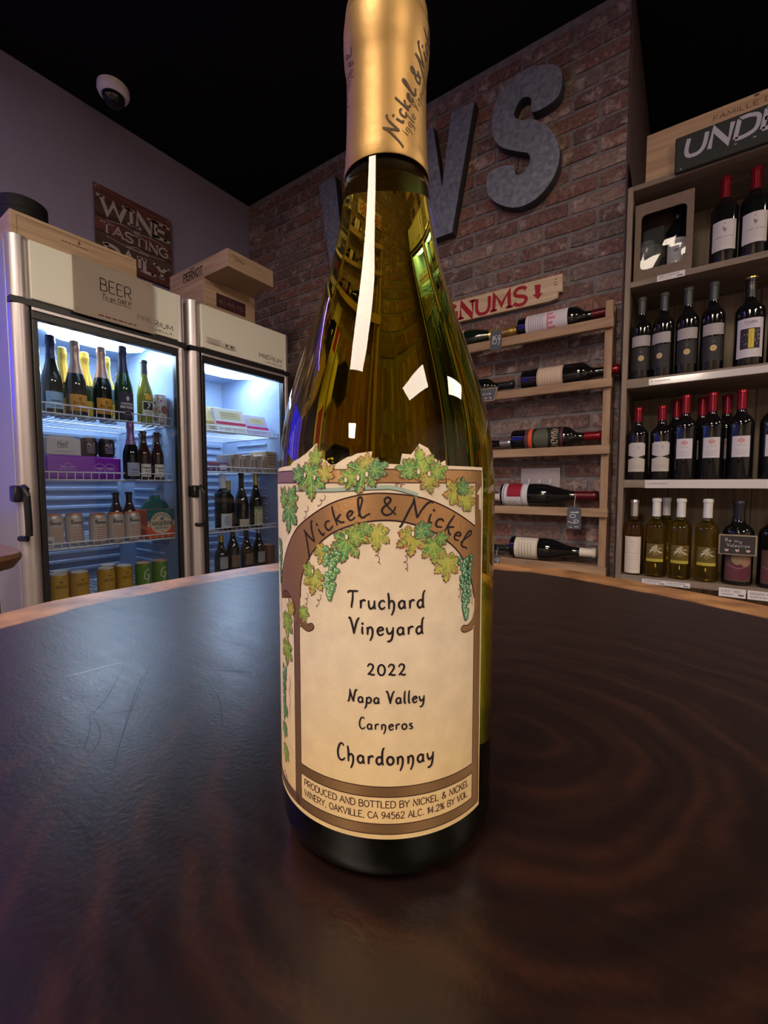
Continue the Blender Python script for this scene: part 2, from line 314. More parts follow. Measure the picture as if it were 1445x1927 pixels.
class Art:
    """flat print in millimetres: coloured polygons in layers, later wrapped on a plane or a round body"""
    def __init__(s): s.t = []                     # (p0, p1, p2, c0, c1, c2, layer)
    def tri(s, a, b, c, ca, cb, cc, L): s.t.append((a, b, c, ca, cb, cc, L))
    def poly(s, pts, col, L=1):
        for t in tessellate_polygon([[Vector((x, y, 0)) for x, y in pts]]):
            a, b, c = (pts[i] for i in t)
            if (b[0] - a[0]) * (c[1] - a[1]) - (b[1] - a[1]) * (c[0] - a[0]) < 0: b, c = c, b
            s.tri(a, b, c, col, col, col, L)
        return s
    def rect(s, x0, x1, y0, y1, col, L=1): return s.poly([(x0, y0), (x1, y0), (x1, y1), (x0, y1)], col, L)
    def ell(s, cx, cy, rx, ry, col, L=1, n=14): return s.poly([(cx + rx * math.cos(2 * math.pi * k / n), cy + ry * math.sin(2 * math.pi * k / n)) for k in range(n)], col, L)
    def stroke(s, pts, w, col, L=2, smooth=True, closed=False, taper=0.0, n=6):
        if smooth: pts = catmull(pts, n, closed)
        N = len(pts)
        if N < 2: return s
        lr = []
        for i, p in enumerate(pts):
            if closed: a, b = pts[i - 1], pts[(i + 1) % N]
            else: a, b = pts[max(i - 1, 0)], pts[min(i + 1, N - 1)]
            dx, dy = b[0] - a[0], b[1] - a[1]; d = math.hypot(dx, dy) or 1
            if not closed and 0 < i < N - 1 and not smooth:      # mitre
                e0 = Vector((p[0] - a[0], p[1] - a[1])).normalized(); e1 = Vector((b[0] - p[0], b[1] - p[1])).normalized()
                k = 1 / max(0.45, math.sqrt(max(0.0, (1 + e0.dot(e1)) / 2)))
            else: k = 1
            f = 1 - taper * abs(2 * i / (N - 1) - 1) ** 2 if N > 1 else 1
            h = w / 2 * k * f
            lr.append(((p[0] - dy / d * h, p[1] + dx / d * h), (p[0] + dy / d * h, p[1] - dx / d * h)))
        for i in range(N if closed else N - 1):
            (l0, r0), (l1, r1) = lr[i], lr[(i + 1) % N]
            s.tri(l0, r0, r1, col, col, col, L); s.tri(l0, r1, l1, col, col, col, L)
        return s
    def glyphs(s, txt, font, place, w, col, L, serif=0.0, slant=0.0, taper=0.0):
        """place(x, y) maps glyph units to the sheet"""
        x = 0.0
        for ch in txt:
            adv, spec = font.get(ch, font.get(ch.upper(), (4, '')))
            for st in [q for q in spec.split(';') if q]:
                nums = [tuple(float(k) for k in q.split(',')) for q in st[1:].split()]
                if st[0] == 'o':
                    (cx, cy), (rx, ry) = nums
                    pts = [place(x + cx + rx * math.cos(2 * math.pi * k / 16) + slant * cy, cy + ry * math.sin(2 * math.pi * k / 16)) for k in range(16)]
                    if rx < 0.6:
                        c0 = place(x + cx + slant * cy, cy); s.ell(c0[0], c0[1], w * 0.62, w * 0.62, col, L, 8)
                    else: s.stroke(pts, w, col, L, False, True)
                    continue
                pts = [place(x + a + slant * b, b) for a, b in nums]
                s.stroke(pts, w, col, L, st[0] == 's', taper=taper, n=5)
                if serif and st[0] == 'l':
                    for (a, b) in (nums[0], nums[-1]):
                        if b in (0.0, 10.0):
                            s.stroke([place(x + a - serif + slant * b, b + (0.25 if b < 5 else -0.25)), place(x + a + serif + slant * b, b + (0.25 if b < 5 else -0.25))], w * 0.7, col, L, False)
            x += adv + 1.1
        return x - 1.1
    def width(s, txt, font): return sum(font.get(ch, font.get(ch.upper(), (4, '')))[0] + 1.1 for ch in txt) - 1.1
    def text(s, txt, x0, x1, y, h, w, col, L=3, font=None, serif=0.0, slant=0.0, taper=0.0, slope=0.0):
        """fills x0..x1 on baseline y, capital height h"""
        font = font or CAPS; W = s.width(txt, font); kx = (x1 - x0) / W; ky = h / 10.0
        s.glyphs(txt, font, lambda a, b: (x0 + a * kx, y + b * ky + slope * a * kx), w, col, L, serif, slant, taper)
        return s
    def lines(s, x0, x1, y, n, dy, h, col, L=2, seed=1):
        """rows of tiny unreadable print: short dashes"""
        rg = random.Random(seed)
        for k in range(n):
            x = x0 + rg.random() * (x1 - x0) * 0.12; yy = y - k * dy; e = x1 - rg.random() * (x1 - x0) * 0.12
            while x < e:
                d = (x1 - x0) * (0.05 + 0.08 * rg.random()); s.rect(x, min(x + d, e), yy, yy + h, col, L); x += d + (x1 - x0) * 0.025
        return s
    def leaf(s, cx, cy, r, rot, cols, L=4, seed=0, squash=1.0):
        rg = random.Random(seed); tips = [(90, 1.0), (42, .86), (138, .86), (-8, .66), (188, .66), (-58, .5), (238, .5)]
        tips.sort(); ring = []
        for i, (a, q) in enumerate(tips):
            b, q2 = tips[(i + 1) % len(tips)]
            if b < a: b += 360
            notch = 0.44 if not (a < 270 <= b) else 0.2
            seg = [(0, q), (.14, q * .86), (.2, q * .9), (.34, notch + (q - notch) * .45), (.4, notch + (q - notch) * .5), (.5, notch * .93), (.6, notch + (q2 - notch) * .5), (.68, notch + (q2 - notch) * .42), (.8, q2 * .9), (.87, q2 * .84)]
            for t, rr in seg: ring.append((a + (b - a) * t, rr * (1 + .05 * (rg.random() - .5))))
        ca, sa = math.cos(R_(rot)), math.sin(R_(rot))
        def P(a, q):
            x, y = q * r * math.cos(R_(a)) * squash, q * r * math.sin(R_(a)) - .12 * r
            return (cx + x * ca - y * sa, cy + x * sa + y * ca)
        N = len(ring); out = [P(a, q) for a, q in ring]; mid = [P(a, q * .55) for a, q in ring]; c0 = P(0, 0)
        def J(c): k = .62 + .75 * rg.random(); return tuple(min(1, z * k) for z in c)
        cm = [J(cols[0] if rg.random() < .6 else cols[1]) for _ in ring]
        co_ = [J(cols[2] if rg.random() < .35 else (cols[1] if rg.random() < .5 else cols[0])) for _ in ring]
        s.poly([P(a, q * 1.02) for a, q in ring], (.1, .03, .03), L)
        for i in range(N):
            k = (i + 1) % N
            o0 = tuple(mid[i][j] + (out[i][j] - mid[i][j]) * .9 for j in (0, 1)); o1 = tuple(mid[k][j] + (out[k][j] - mid[k][j]) * .9 for j in (0, 1))
            s.tri(c0, mid[i], mid[k], cols[1], cm[i], cm[k], L + 1)
            s.tri(mid[i], o0, o1, cm[i], co_[i], co_[k], L + 1); s.tri(mid[i], o1, mid[k], cm[i], co_[k], cm[k], L + 1)
        vein = (.42, .50, .16)
        for a, q in tips:
            e = P(a, q * .84); h = P(a + 6, q * .45); s.stroke([c0, h, e], r * .035, vein, L + 2, n=3, taper=.6)
            for t, da in ((.4, 24), (.4, -24), (.62, 20), (.62, -20)):
                b0 = P(a + 3, q * t); b1 = P(a + da, q * (t + .14)); s.stroke([b0, b1], r * .024, vein if rg.random() < .3 else (.02, .09, .05), L + 2, False)
        return s
    def grapes(s, x0, y0, x1, y1, w, col, L=6, seed=0, n=70, q=.95):
        rg = random.Random(seed)
        for k in range(n):
            t = (k + .5) / n; u = (rg.random() - .5) * 2; ww = w * (1 - t) ** .7 + .25
            x = x0 + (x1 - x0) * t + u * ww; y = y0 + (y1 - y0) * t + (rg.random() - .5) * .6; g = .7 + .5 * rg.random()
            s.ell(x, y, q, q, (.02, .06, .04), L, 9); s.ell(x, y, q * .82, q * .82, tuple(z * g for z in col), L + 1, 8)
            s.ell(x - q * .25, y + q * .25, q * .3, q * .3, (.5, .66, .45), L + 2, 6)
        return s
    # --- laying it down
    def _emit(s, fn, step):
        mb_v, mb_f, mb_c = [], [], []
        def put(pts, L):
            k = len(mb_v)
            for x, y, c in pts: mb_v.append(fn(x, y, L)); mb_c.append(c)
            for i in range(1, len(pts) - 1): mb_f.append((k, k + i, k + i + 1))
        for a, b, c, ca, cb, cc, L in s.t:
            P = [(a[0], a[1], ca), (b[0], b[1], cb), (c[0], c[1], cc)]
            if not step: put(P, L); continue
            i0 = math.floor(min(p[0] for p in P) / step); i1 = math.floor(max(p[0] for p in P) / step)
            for i in range(i0, i1 + 1):
                Q = P
                for lim, sg in ((i * step, 1), ((i + 1) * step, -1)):
                    out = []
                    for j in range(len(Q)):
                        p, q = Q[j - 1], Q[j]; dp, dq = sg * (p[0] - lim), sg * (q[0] - lim)
                        if (dp >= 0) != (dq >= 0):
                            t = dp / (dp - dq); out.append((p[0] + (q[0] - p[0]) * t, p[1] + (q[1] - p[1]) * t, tuple(p[2][z] + (q[2][z] - p[2][z]) * t for z in range(3))))
                        if dq >= 0: out.append(q)
                    Q = out
                    if len(Q) < 3: break
                if len(Q) >= 3: put(Q, L)
        return mb_v, mb_f, mb_c
    def _obj(s, name, data, mt, parent):
        v, f, c = data
        me = bpy.data.meshes.new(name); me.from_pydata(v, [], f); me.materials.append(mt)
        at = me.color_attributes.new('Col', 'FLOAT_COLOR', 'POINT'); buf = []
        for q in c: buf += [q[0], q[1], q[2], 1.0]
        at.data.foreach_set('color', buf); me.update()
        o = bpy.data.objects.new(name, me); COL.objects.link(o); o.parent = parent
        return o
    def wrap(s, name, parent, rfun, mt=None, step=1.4, lay=0.00003, base=0.0001):
        """on a round upright body whose front faces local -y; rfun(z) gives its radius in metres"""
        def fn(x, y, L):
            r = rfun(y * .001); a = x * .001 / 0.041 if callable(rfun) and getattr(rfun, 'hero', 0) else x * .001 / r
            q = r + base + L * lay
            return (math.sin(a) * q, -math.cos(a) * q, y * .001)
        return s._obj(name, s._emit(fn, step), mt or MATS['print'], parent)
    def flat(s, name, parent, o, ux, uz, mt=None, lay=0.0003, base=0.0003):
        """on a plane: origin o, unit axes ux (right) and uz (up); layers rise towards ux x uz"""
        o, ux, uz = Vector(o), Vector(ux), Vector(uz); n = ux.cross(uz).normalized()
        return s._obj(name, s._emit(lambda x, y, L: tuple(o + ux * (x * .001) + uz * (y * .001) + n * (base + L * lay)), None), mt or MATS['print'], parent)

mat('print', attr=True, rough=0.55, spec=0.3)
INK = (0.02, 0.012, 0.015); CREAM = (0.8, 0.66, 0.47)

# ------------------------------------------------------------------ the room
BY = 1.828; WX = -2.404; CZ = 3.066; FX = -1.704; BEND = -0.14
X1 = 4.2; YR = -6.6; YB = 2.9
M_wall = mat('grey_wall_paint', (0.25, 0.22, 0.34), 0.75, noise=(60, .04), bump=(140, .12))
M_black = mat('black_paint', (0.006, 0.006, 0.008), 0.8, spec=0.2)
M_dark = mat('cream_wall_paint', (0.68, 0.58, 0.48), 0.8)
struct(MB().box(WX, X1, YR, YB, -0.05, 0).build('floor', mat('dark_floor', (0.12, 0.095, 0.08), 0.5, noise=(6, .3))))
struct(MB().box(WX - .1, X1 + .1, YR - .1, YB + .1, CZ, CZ + .06).build('ceiling', M_black))
struct(MB().box(WX - .1, WX, YR - .1, BY + .3, 0, CZ).build('wall_left', M_wall))
struct(MB().box(BEND - .3, X1, YB, YB + .08, 0, CZ).build('wall_back', M_black))
struct(MB().box(X1, X1 + .08, YR, YB, 0, CZ).build('wall_right', M_dark))
struct(MB().box(WX, X1, YR - .08, YR, 0, CZ).build('wall_rear', M_dark))

# ceiling panels: the photograph shows them as reflections in the bottle
for (px_, py_, lb) in ((-0.2, -1.3, 'flat rectangular ceiling light panel behind the camera above the table'), (2.15, -0.75, 'flat rectangular ceiling light panel off to the right of the table'),
                       (2.55, 1.75, 'flat rectangular ceiling light panel beyond the wooden wine shelf'), (-0.1, -4.8, 'flat rectangular ceiling light panel far behind the camera')):
    t = thing('ceiling_light', lb, 'ceiling light', (px_, py_, CZ), 0, 'ceiling light panels')
    fr = MB()
    for q in ((-.32, -.30, -.62, .62), (.30, .32, -.62, .62), (-.30, .30, -.62, -.60), (-.30, .30, .60, .62)): fr.box(q[0], q[1], q[2], q[3], -.02, 0)
    fr.build('frame', mat('light_frame_white', (.7, .7, .68), .5), t)
    MB().box(-.30, .30, -.60, .60, -.012, -.004).build('diffuser', emit_mat('panel_light', PANEL_C, PANEL_L) if py_ > -4 else emit_mat('bright_panel_light', PANEL_C, PANEL_L * 2.2), t)

# ------------------------------------------------------------------ brick wall, bricks laid one by one
def brick_mat(name, joined):
    mt = bpy.data.materials.new(name); mt.use_nodes = True; nt = mt.node_tree; b = nt.nodes['Principled BSDF']; b.inputs['Roughness'].default_value = .85
    b.inputs['Specular IOR Level'].default_value = .25
    tc = nt.nodes.new('ShaderNodeTexCoord'); cr = nt.nodes.new('ShaderNodeValToRGB'); el = cr.color_ramp.elements
    el[0].position = 0; el[0].color = (.135, .085, .082, 1); el[1].position = 1; el[1].color = (.29, .19, .165, 1)
    for p, c in ((.3, (.19, .103, .09, 1)), (.55, (.235, .115, .09, 1)), (.8, (.17, .125, .12, 1))):
        e = el.new(p); e.color = c
    if joined:
        a = nt.nodes.new('ShaderNodeAttribute'); a.attribute_name = 'Col'; rnd = a.outputs['Fac']
    else:
        oi = nt.nodes.new('ShaderNodeObjectInfo'); rnd = oi.outputs['Random']
    nt.links.new(rnd, cr.inputs[0])
    mu = nt.nodes.new('ShaderNodeVectorMath'); mu.operation = 'SCALE'; mu.inputs[0].default_value = (37, 11, 23); nt.links.new(rnd, mu.inputs['Scale'])
    ad = nt.nodes.new('ShaderNodeVectorMath'); nt.links.new(tc.outputs['Object'], ad.inputs[0]); nt.links.new(mu.outputs[0], ad.inputs[1])
    n1 = nt.nodes.new('ShaderNodeTexNoise'); n1.inputs['Scale'].default_value = 16; n1.inputs['Detail'].default_value = 8; n1.inputs['Roughness'].default_value = .7; nt.links.new(ad.outputs[0], n1.inputs['Vector'])
    # pale mortar smear on some bricks
    r2 = nt.nodes.new('ShaderNodeMapRange'); r2.inputs[1].default_value = .52; r2.inputs[2].default_value = .64; r2.inputs[4].default_value = .7; nt.links.new(n1.outputs['Fac'], r2.inputs[0])
    mx = nt.nodes.new('ShaderNodeMix'); mx.data_type = 'RGBA'; nt.links.new(r2.outputs[0], mx.inputs[0]); nt.links.new(cr.outputs[0], mx.inputs[6]); mx.inputs[7].default_value = (.46, .38, .35, 1)
    n2 = nt.nodes.new('ShaderNodeTexNoise'); n2.inputs['Scale'].default_value = 75; n2.inputs['Detail'].default_value = 6; nt.links.new(ad.outputs[0], n2.inputs['Vector'])
    r3 = nt.nodes.new('ShaderNodeMapRange'); r3.inputs[1].default_value = .3; r3.inputs[2].default_value = .7; r3.inputs[3].default_value = .6; r3.inputs[4].default_value = 1.3; nt.links.new(n2.outputs['Fac'], r3.inputs[0])
    sc = nt.nodes.new('ShaderNodeVectorMath'); sc.operation = 'SCALE'; nt.links.new(mx.outputs[2], sc.inputs[0]); nt.links.new(r3.outputs[0], sc.inputs['Scale']); nt.links.new(sc.outputs[0], b.inputs['Base Color'])
    bp = nt.nodes.new('ShaderNodeBump'); bp.inputs['Strength'].default_value = .6; bp.inputs['Distance'].default_value = .004; nt.links.new(n2.outputs['Fac'], bp.inputs['Height']); nt.links.new(bp.outputs[0], b.inputs['Normal'])
    return mt
M_brick = brick_mat('brick_clay', False); M_brick2 = brick_mat('brick_clay_joined', True)
M_mortar = mat('grey_mortar', (.20, .18, .185), .95, spec=.2, noise=(30, .25), bump=(200, .5))
wall_b = struct(MB().box(WX, BEND, BY + .006, YB, 0, CZ).build('wall_brick', M_mortar))
CH = .0675; BL = .2; BH = .0565; J = .011
def brick_shape(rg, L, H):
    """worn front face on a 4 x 2 grid, local: front at y 0, centre at origin"""
    nx, nz = 4, 2; vs = []
    for k in range(nz + 1):
        for i in range(nx + 1):
            edge = i in (0, nx) or k in (0, nz); c = (i in (0, nx)) and (k in (0, nz))
            x = -L / 2 + L * i / nx; z = -H / 2 + H * k / nz
            if edge: x += (rg.random() - .5) * .003; z += (rg.random() - .5) * .004
            ins = .0035 if c else (.002 if edge else 0)
            x *= 1 - ins / (L / 2) * (i in (0, nx)); z *= 1 - ins / (H / 2) * (k in (0, nz))
            vs.append((x, (rg.random() - .5) * .003 + (.0025 if edge else 0), z))
    W = nx + 1; fs = [(k * W + i, k * W + i + 1, (k + 1) * W + i + 1, (k + 1) * W + i) for k in range(nz) for i in range(nx)]
    rim = [i for i in range(W)] + [k * W + nx for k in range(1, nz + 1)] + [nz * W + i for i in range(nx - 1, -1, -1)] + [k * W for k in range(nz - 1, 0, -1)]
    n0 = len(vs)
    for i in rim:
        x, y, z = vs[i]; vs.append((x * 1.01, .012, z * 1.02))
    for q in range(len(rim)):
        a, b = rim[q], rim[(q + 1) % len(rim)]; fs.append((b, a, n0 + q, n0 + (q + 1) % len(rim)))
    return vs, fs
rgb = random.Random(3)
BM = {}
def bmesh_for(L, H, k):
    key = (round(L, 3), round(H, 3), k)
    if key not in BM:
        vs, fs = brick_shape(random.Random(hash(key) % 9999), L, H); mb = MB(); mb.add(vs, fs); BM[key] = mb.mesh('brick', M_brick, 40)
    return BM[key]
bricks = []
nrow = int(CZ / CH)
for r in range(nrow + 1):
    z = r * CH + CH / 2
    H = BH if z + BH / 2 < CZ else max(.015, (CZ - (r * CH)) - J)
    zc = z if H == BH else r * CH + J / 2 + H / 2
    if H < .02: continue
    x = BEND - (.1 if r % 2 else 0)
    if r % 2: bricks.append((BEND - .0475, zc, .095, H))
    x -= J / 2 if r % 2 else 0
    while x > WX + .02:
        L = min(BL, x - WX - .004)
        if L > .03: bricks.append((x - L / 2 - .0, zc, L, H))
        x -= L + J
near = [q for q in bricks if q[1] > .78 and not (q[0] < -1.72 and q[1] < 1.92)]
near.sort(key=lambda q: (q[0] - CAM.x) ** 2 + (q[1] - CAM.z) ** 2 * .5)
singles = near[:292]; rest = [q for q in bricks if q not in set(singles)]
for (x, z, L, H) in singles:
    me = bmesh_for(L, H, rgb.randrange(5)); o = bpy.data.objects.new('brick', me); COL.objects.link(o); o.parent = wall_b
    o.location = (x, BY - rgb.random() * .003, z)
mb = MB()
for (x, z, L, H) in rest:
    vs, fs = brick_shape(rgb, L, H); mb.add([(a + x, b_ + BY, c + z) for a, b_, c in vs], fs, 0, (rgb.random(),) * 3)
o = mb.build('brick_remainder', M_brick2, wall_b, 40); o['kind'] = 'stuff'
# the wall's end, faced with a dark purple-brown board
MB().cbox(BEND, BEND + .006, BY - .002, YB - .01, 0, CZ - .004, .002).build('end_board', wood('end_board', (.05, .028, .03), (.085, .045, .05), (30, 30, 3), .7), wall_b)

# ------------------------------------------------------------------ the tree-slice table
def slab_material():
    mt = bpy.data.materials.new('tree_slice_top'); mt.use_nodes = True; nt = mt.node_tree; b = nt.nodes['Principled BSDF']
    N = nt.nodes.new; K = nt.links.new
    tc = N('ShaderNodeTexCoord'); mp = N('ShaderNodeMapping'); mp.inputs['Location'].default_value = (-.03, -.07, 0); K(tc.outputs['Object'], mp.inputs['Vector'])
    ns = N('ShaderNodeTexNoise'); ns.inputs['Scale'].default_value = 5; ns.inputs['Detail'].default_value = 3; K(mp.outputs[0], ns.inputs['Vector'])
    wv = N('ShaderNodeTexWave'); wv.wave_type = 'RINGS'; wv.rings_direction = 'Z'; wv.inputs['Scale'].default_value = 10; wv.inputs['Distortion'].default_value = 7; wv.inputs['Detail'].default_value = 3; wv.inputs['Detail Scale'].default_value = 1.2
    K(mp.outputs[0], wv.inputs['Vector'])
    w2 = N('ShaderNodeTexWave'); w2.wave_type = 'RINGS'; w2.rings_direction = 'Z'; w2.inputs['Scale'].default_value = 26; w2.inputs['Distortion'].default_value = 9; w2.inputs['Detail'].default_value = 2; w2.inputs['Detail Scale'].default_value = .7
    K(mp.outputs[0], w2.inputs['Vector'])
    sp = N('ShaderNodeTexNoise'); sp.inputs['Scale'].default_value = 420; sp.inputs['Detail'].default_value = 3; K(tc.outputs['Object'], sp.inputs['Vector'])
    m1 = N('ShaderNodeMath'); m1.operation = 'MULTIPLY_ADD'; m1.inputs[1].default_value = .30; K(wv.outputs['Fac'], m1.inputs[0])
    m2 = N('ShaderNodeMath'); m2.operation = 'MULTIPLY_ADD'; m2.inputs[1].default_value = .2; K(w2.outputs['Fac'], m2.inputs[0]); K(m2.outputs[0], m1.inputs[2])
    m3 = N('ShaderNodeMath'); m3.operation = 'MULTIPLY'; m3.inputs[1].default_value = .4; K(sp.outputs['Fac'], m3.inputs[0]); K(m3.outputs[0], m2.inputs[2])
    cr = N('ShaderNodeValToRGB'); e = cr.color_ramp.elements
    e[0].position = .2; e[0].color = (.0060, .0026, .0024, 1); e[1].position = .9; e[1].color = (.030, .0098, .0052, 1); q = e.new(.5); q.color = (.0115, .0042, .0030, 1)
    K(m1.outputs[0], cr.inputs[0])
    # pale sapwood towards the bark
    at = N('ShaderNodeAttribute'); at.attribute_name = 'rim'
    na = N('ShaderNodeTexNoise'); na.inputs['Scale'].default_value = 22; na.inputs['Detail'].default_value = 6; K(tc.outputs['Object'], na.inputs['Vector'])
    a1 = N('ShaderNodeMath'); a1.operation = 'MULTIPLY_ADD'; a1.inputs[1].default_value = .035; K(na.outputs['Fac'], a1.inputs[0]); K(at.outputs['Fac'], a1.inputs[2])
    mr = N('ShaderNodeMapRange'); mr.inputs[1].default_value = .885; mr.inputs[2].default_value = .90; K(a1.outputs[0], mr.inputs[0])
    sw = N('ShaderNodeValToRGB'); f = sw.color_ramp.elements; f[0].position = .33; f[0].color = (.13, .05, .018, 1); f[1].position = .62; f[1].color = (.42, .21, .08, 1); K(na.outputs['Fac'], sw.inputs[0])
    mx = N('ShaderNodeMix'); mx.data_type = 'RGBA'; K(mr.outputs[0], mx.inputs[0]); K(cr.outputs[0], mx.inputs[6]); K(sw.outputs[0], mx.inputs[7]); K(mx.outputs[2], b.inputs['Base Color'])
    b.inputs['Roughness'].default_value = .34; b.inputs['IOR'].default_value = 1.55
    b.inputs['Specular IOR Level'].default_value = .5
    # hair scratches and brush streaks
    ms = N('ShaderNodeMapping'); ms.inputs['Scale'].default_value = (14, 130, 1); ms.inputs['Rotation'].default_value = (0, 0, R_(28)); K(tc.outputs['Object'], ms.inputs['Vector'])
    s1 = N('ShaderNodeTexNoise'); s1.inputs['Scale'].default_value = 1; s1.inputs['Detail'].default_value = 8; s1.inputs['Roughness'].default_value = .7; K(ms.outputs[0], s1.inputs['Vector'])
    sm = N('ShaderNodeMath'); sm.operation = 'MULTIPLY_ADD'; sm.inputs[1].default_value = .6; K(s1.outputs['Fac'], sm.inputs[0]); K(sp.outputs['Fac'], sm.inputs[2])
    bp = N('ShaderNodeBump'); bp.inputs['Strength'].default_value = .22; bp.inputs['Distance'].default_value = .0006; K(sm.outputs[0], bp.inputs['Height']); K(bp.outputs[0], b.inputs['Normal'])
    rr = N('ShaderNodeMapRange'); rr.inputs[3].default_value = .22; rr.inputs[4].default_value = .44; K(s1.outputs['Fac'], rr.inputs[0]); K(rr.outputs[0], b.inputs['Roughness'])
    return mt
def slab(name, parent, outline, thick, mt, rings=14):
    """outline: closed loop (x, y); top at z 0"""
    pts = catmull(outline, 10, True); n = len(pts); cx = sum(p[0] for p in pts) / n; cy = sum(p[1] for p in pts) / n
    vs = [(cx, cy, 0)]; rim = [0.0]; fs = []
    T = [(k / rings) for k in range(1, rings + 1)]
    for t in T:
        for p in pts: vs.append((cx + (p[0] - cx) * t, cy + (p[1] - cy) * t, 0)); rim.append(t)
    rgs = random.Random(5)
    for (t, z) in ((1.008, -.008), (1.0, -thick * .5), (.975, -thick)):
        for p in pts:
            k = t + (rgs.random() - .5) * .006; vs.append((cx + (p[0] - cx) * k, cy + (p[1] - cy) * k, z)); rim.append(1.1)
    L = len(T) + 3
    for j in range(n): fs.append((0, 1 + j, 1 + (j + 1) % n))
    for i in range(L - 1):
        for j in range(n): a = 1 + i * n; fs.append((a + j, a + n + j, a + n + (j + 1) % n, a + (j + 1) % n))
    fs.append([1 + (L - 1) * n + j for j in range(n)][::-1])
    me = bpy.data.meshes.new(name); me.from_pydata(vs, [], fs); me.materials.append(mt)
    at = me.attributes.new('rim', 'FLOAT', 'POINT'); at.data.foreach_set('value', rim)
    me.shade_smooth(); me.set_sharp_from_angle(angle=R_(35)); me.update()
    o = bpy.data.objects.new(name, me); COL.objects.link(o); o.parent = parent
    return o
M_slab = slab_material()
M_iron = mat('black_iron', (.02, .02, .022), .45, .6)
tb = thing('round_table', 'dark lacquered tree-slice table with pale live edge carrying the big wine bottle', 'table', (0, 0, 0))
OUT = [(-.452, -.013), (-.467, .036), (-.466, .117), (-.462, .2), (-.442, .33), (-.36, .45), (-.25, .512), (-.156, .535), (-.069, .545), (.012, .522), (.103, .486), (.169, .455), (.27, .39), (.36, .29), (.42, .16), (.44, .02), (.42, -.13), (.36, -.27), (.25, -.37), (.1, -.43), (-.06, -.44), (-.21, -.4), (-.34, -.3), (-.42, -.16)][::-1]
OUT = OUT[::-1]
ar = sum(OUT[i][0] * OUT[(i + 1) % len(OUT)][1] - OUT[(i + 1) % len(OUT)][0] * OUT[i][1] for i in range(len(OUT)))
if ar < 0: OUT = OUT[::-1]
slab('slab', tb, OUT, .06, M_slab).location = (0, 0, TT)
MB().lathe([(.0, .03), (.05, .03), (.05, .9), (.12, .985), (.12, 1.0), (0, 1.0)], 24).build('pedestal', M_iron, tb, 40)
MB().lathe([(0, 0), (.3, 0), (.3, .012), (.06, .03), (0, .03)], 36).build('base_plate', M_iron, tb, 40)
# worn scratches in the lacquer
SCRATCHES = [[(-236, -32), (-233, -20), (-232, -10), (-229, 1)], [(-165, -40), (-156, -29), (-149, -15)], [(-167, -42), (-148, -46), (-135, -52), (-127, -60)], [(-173, -41), (-152, -49), (-135, -58)],
 [(-210, 11), (-158, -25), (-131, -43), (-107, -57)], [(-148, 16), (-129, 10), (-111, 0), (-98, -9)], [(-334, -16), (-315, -19), (-291, -25)], [(-322, -13), (-306, -15), (-287, -20)], [(-324, -5), (-302, -10), (-281, -15)],
 [(-259, -32), (-253, -23), (-247, -15)], [(-219, -3), (-183, -28), (-166, -44)], [(-267, 91), (-256, 92), (-236, 84)], [(-244, 107), (-242, 110), (-238, 115)], [(-199, -46), (-194, -37), (-186, -27)], [(-169, 28), (-156, 35), (-133, 48)], [(-197, 0), (-174, -16), (-138, -39)]]
A = Art()
for k, pts in enumerate(SCRATCHES): A.stroke(pts, .55 if k == 0 else .4, (.55, .56, .62) if k in (0, 12) else (.006, .005, .008), 0, taper=.85)
sc_ = A.flat('scratch_marks', tb, (0, 0, TT), (1, 0, 0), (0, 1, 0), mat('scratch', attr=True, rough=.5), 0.0, .00005); sc_['kind'] = 'stuff'

# a second live-edge table beside the beer cooler, only its tip in view
t2 = thing('bar_table', 'brown live-edge slab bar table standing left of the beer cooler', 'table', (-1.31, -.185, 0), 0)
OUT2 = [(.44, .20), (.40, .30), (.30, .33), (.1, .32), (-.15, .3), (-.36, .22), (-.42, 0), (-.36, -.24), (-.1, -.34), (.2, -.33), (.38, -.2), (.45, 0)]
if sum(OUT2[i][0] * OUT2[(i + 1) % 12][1] - OUT2[(i + 1) % 12][0] * OUT2[i][1] for i in range(12)) < 0: OUT2 = OUT2[::-1]
slab('slab', t2, OUT2, .028, wood('honey_slab', (.10, .045, .022), (.24, .12, .06), (12, 3, 3), .35), 6).location = (0, 0, TT)
pl = MB()
for (a, b_, c, d) in ((.20, .265, .2, .295), (.27, .335, .2, .295), (.2, .335, .16, .195)): pl.cbox(a, b_, c, d, 0, 1.035, .004)
pl.build('trestle_post', wood('trestle_wood', (.06, .04, .03), (.13, .09, .065), (14, 14, 2), .7), t2)

# ------------------------------------------------------------------ the wine bottle in front
PROF = [(0, 36.0), (1.2, 38.0), (4, 40.2), (8, 41.0), (126, 41.0), (131, 40.75), (136.3, 40.2), (142, 39.6), (147.9, 38.7), (153, 37.7), (157.7, 36.5), (162.5, 35.2), (167.5, 33.6), (172.5, 31.9), (177.5, 30.2), (182.5, 28.4), (187.6, 26.6), (192.5, 24.9), (197, 23.4), (202, 21.9), (207.5, 20.5), (212, 19.5), (217, 18.5), (222, 17.6), (227, 16.8), (232, 16.1), (238.5, 15.4), (244, 14.9), (250, 14.5), (276, 14.1), (280, 14.1)]
def hero_r(z):
    z *= 1000
    if z <= PROF[0][0]: return PROF[0][1] * .001
    for (a, ra), (b, rb) in zip(PROF, PROF[1:]):
        if a <= z <= b: return (ra + (rb - ra) * (z - a) / (b - a)) * .001
    return PROF[-1][1] * .001
hero_r.hero = 1
hero = thing('wine_bottle', 'large white wine bottle with gold capsule and vine-arch label on the round table', 'bottle', (0, 0, TT), YAW)
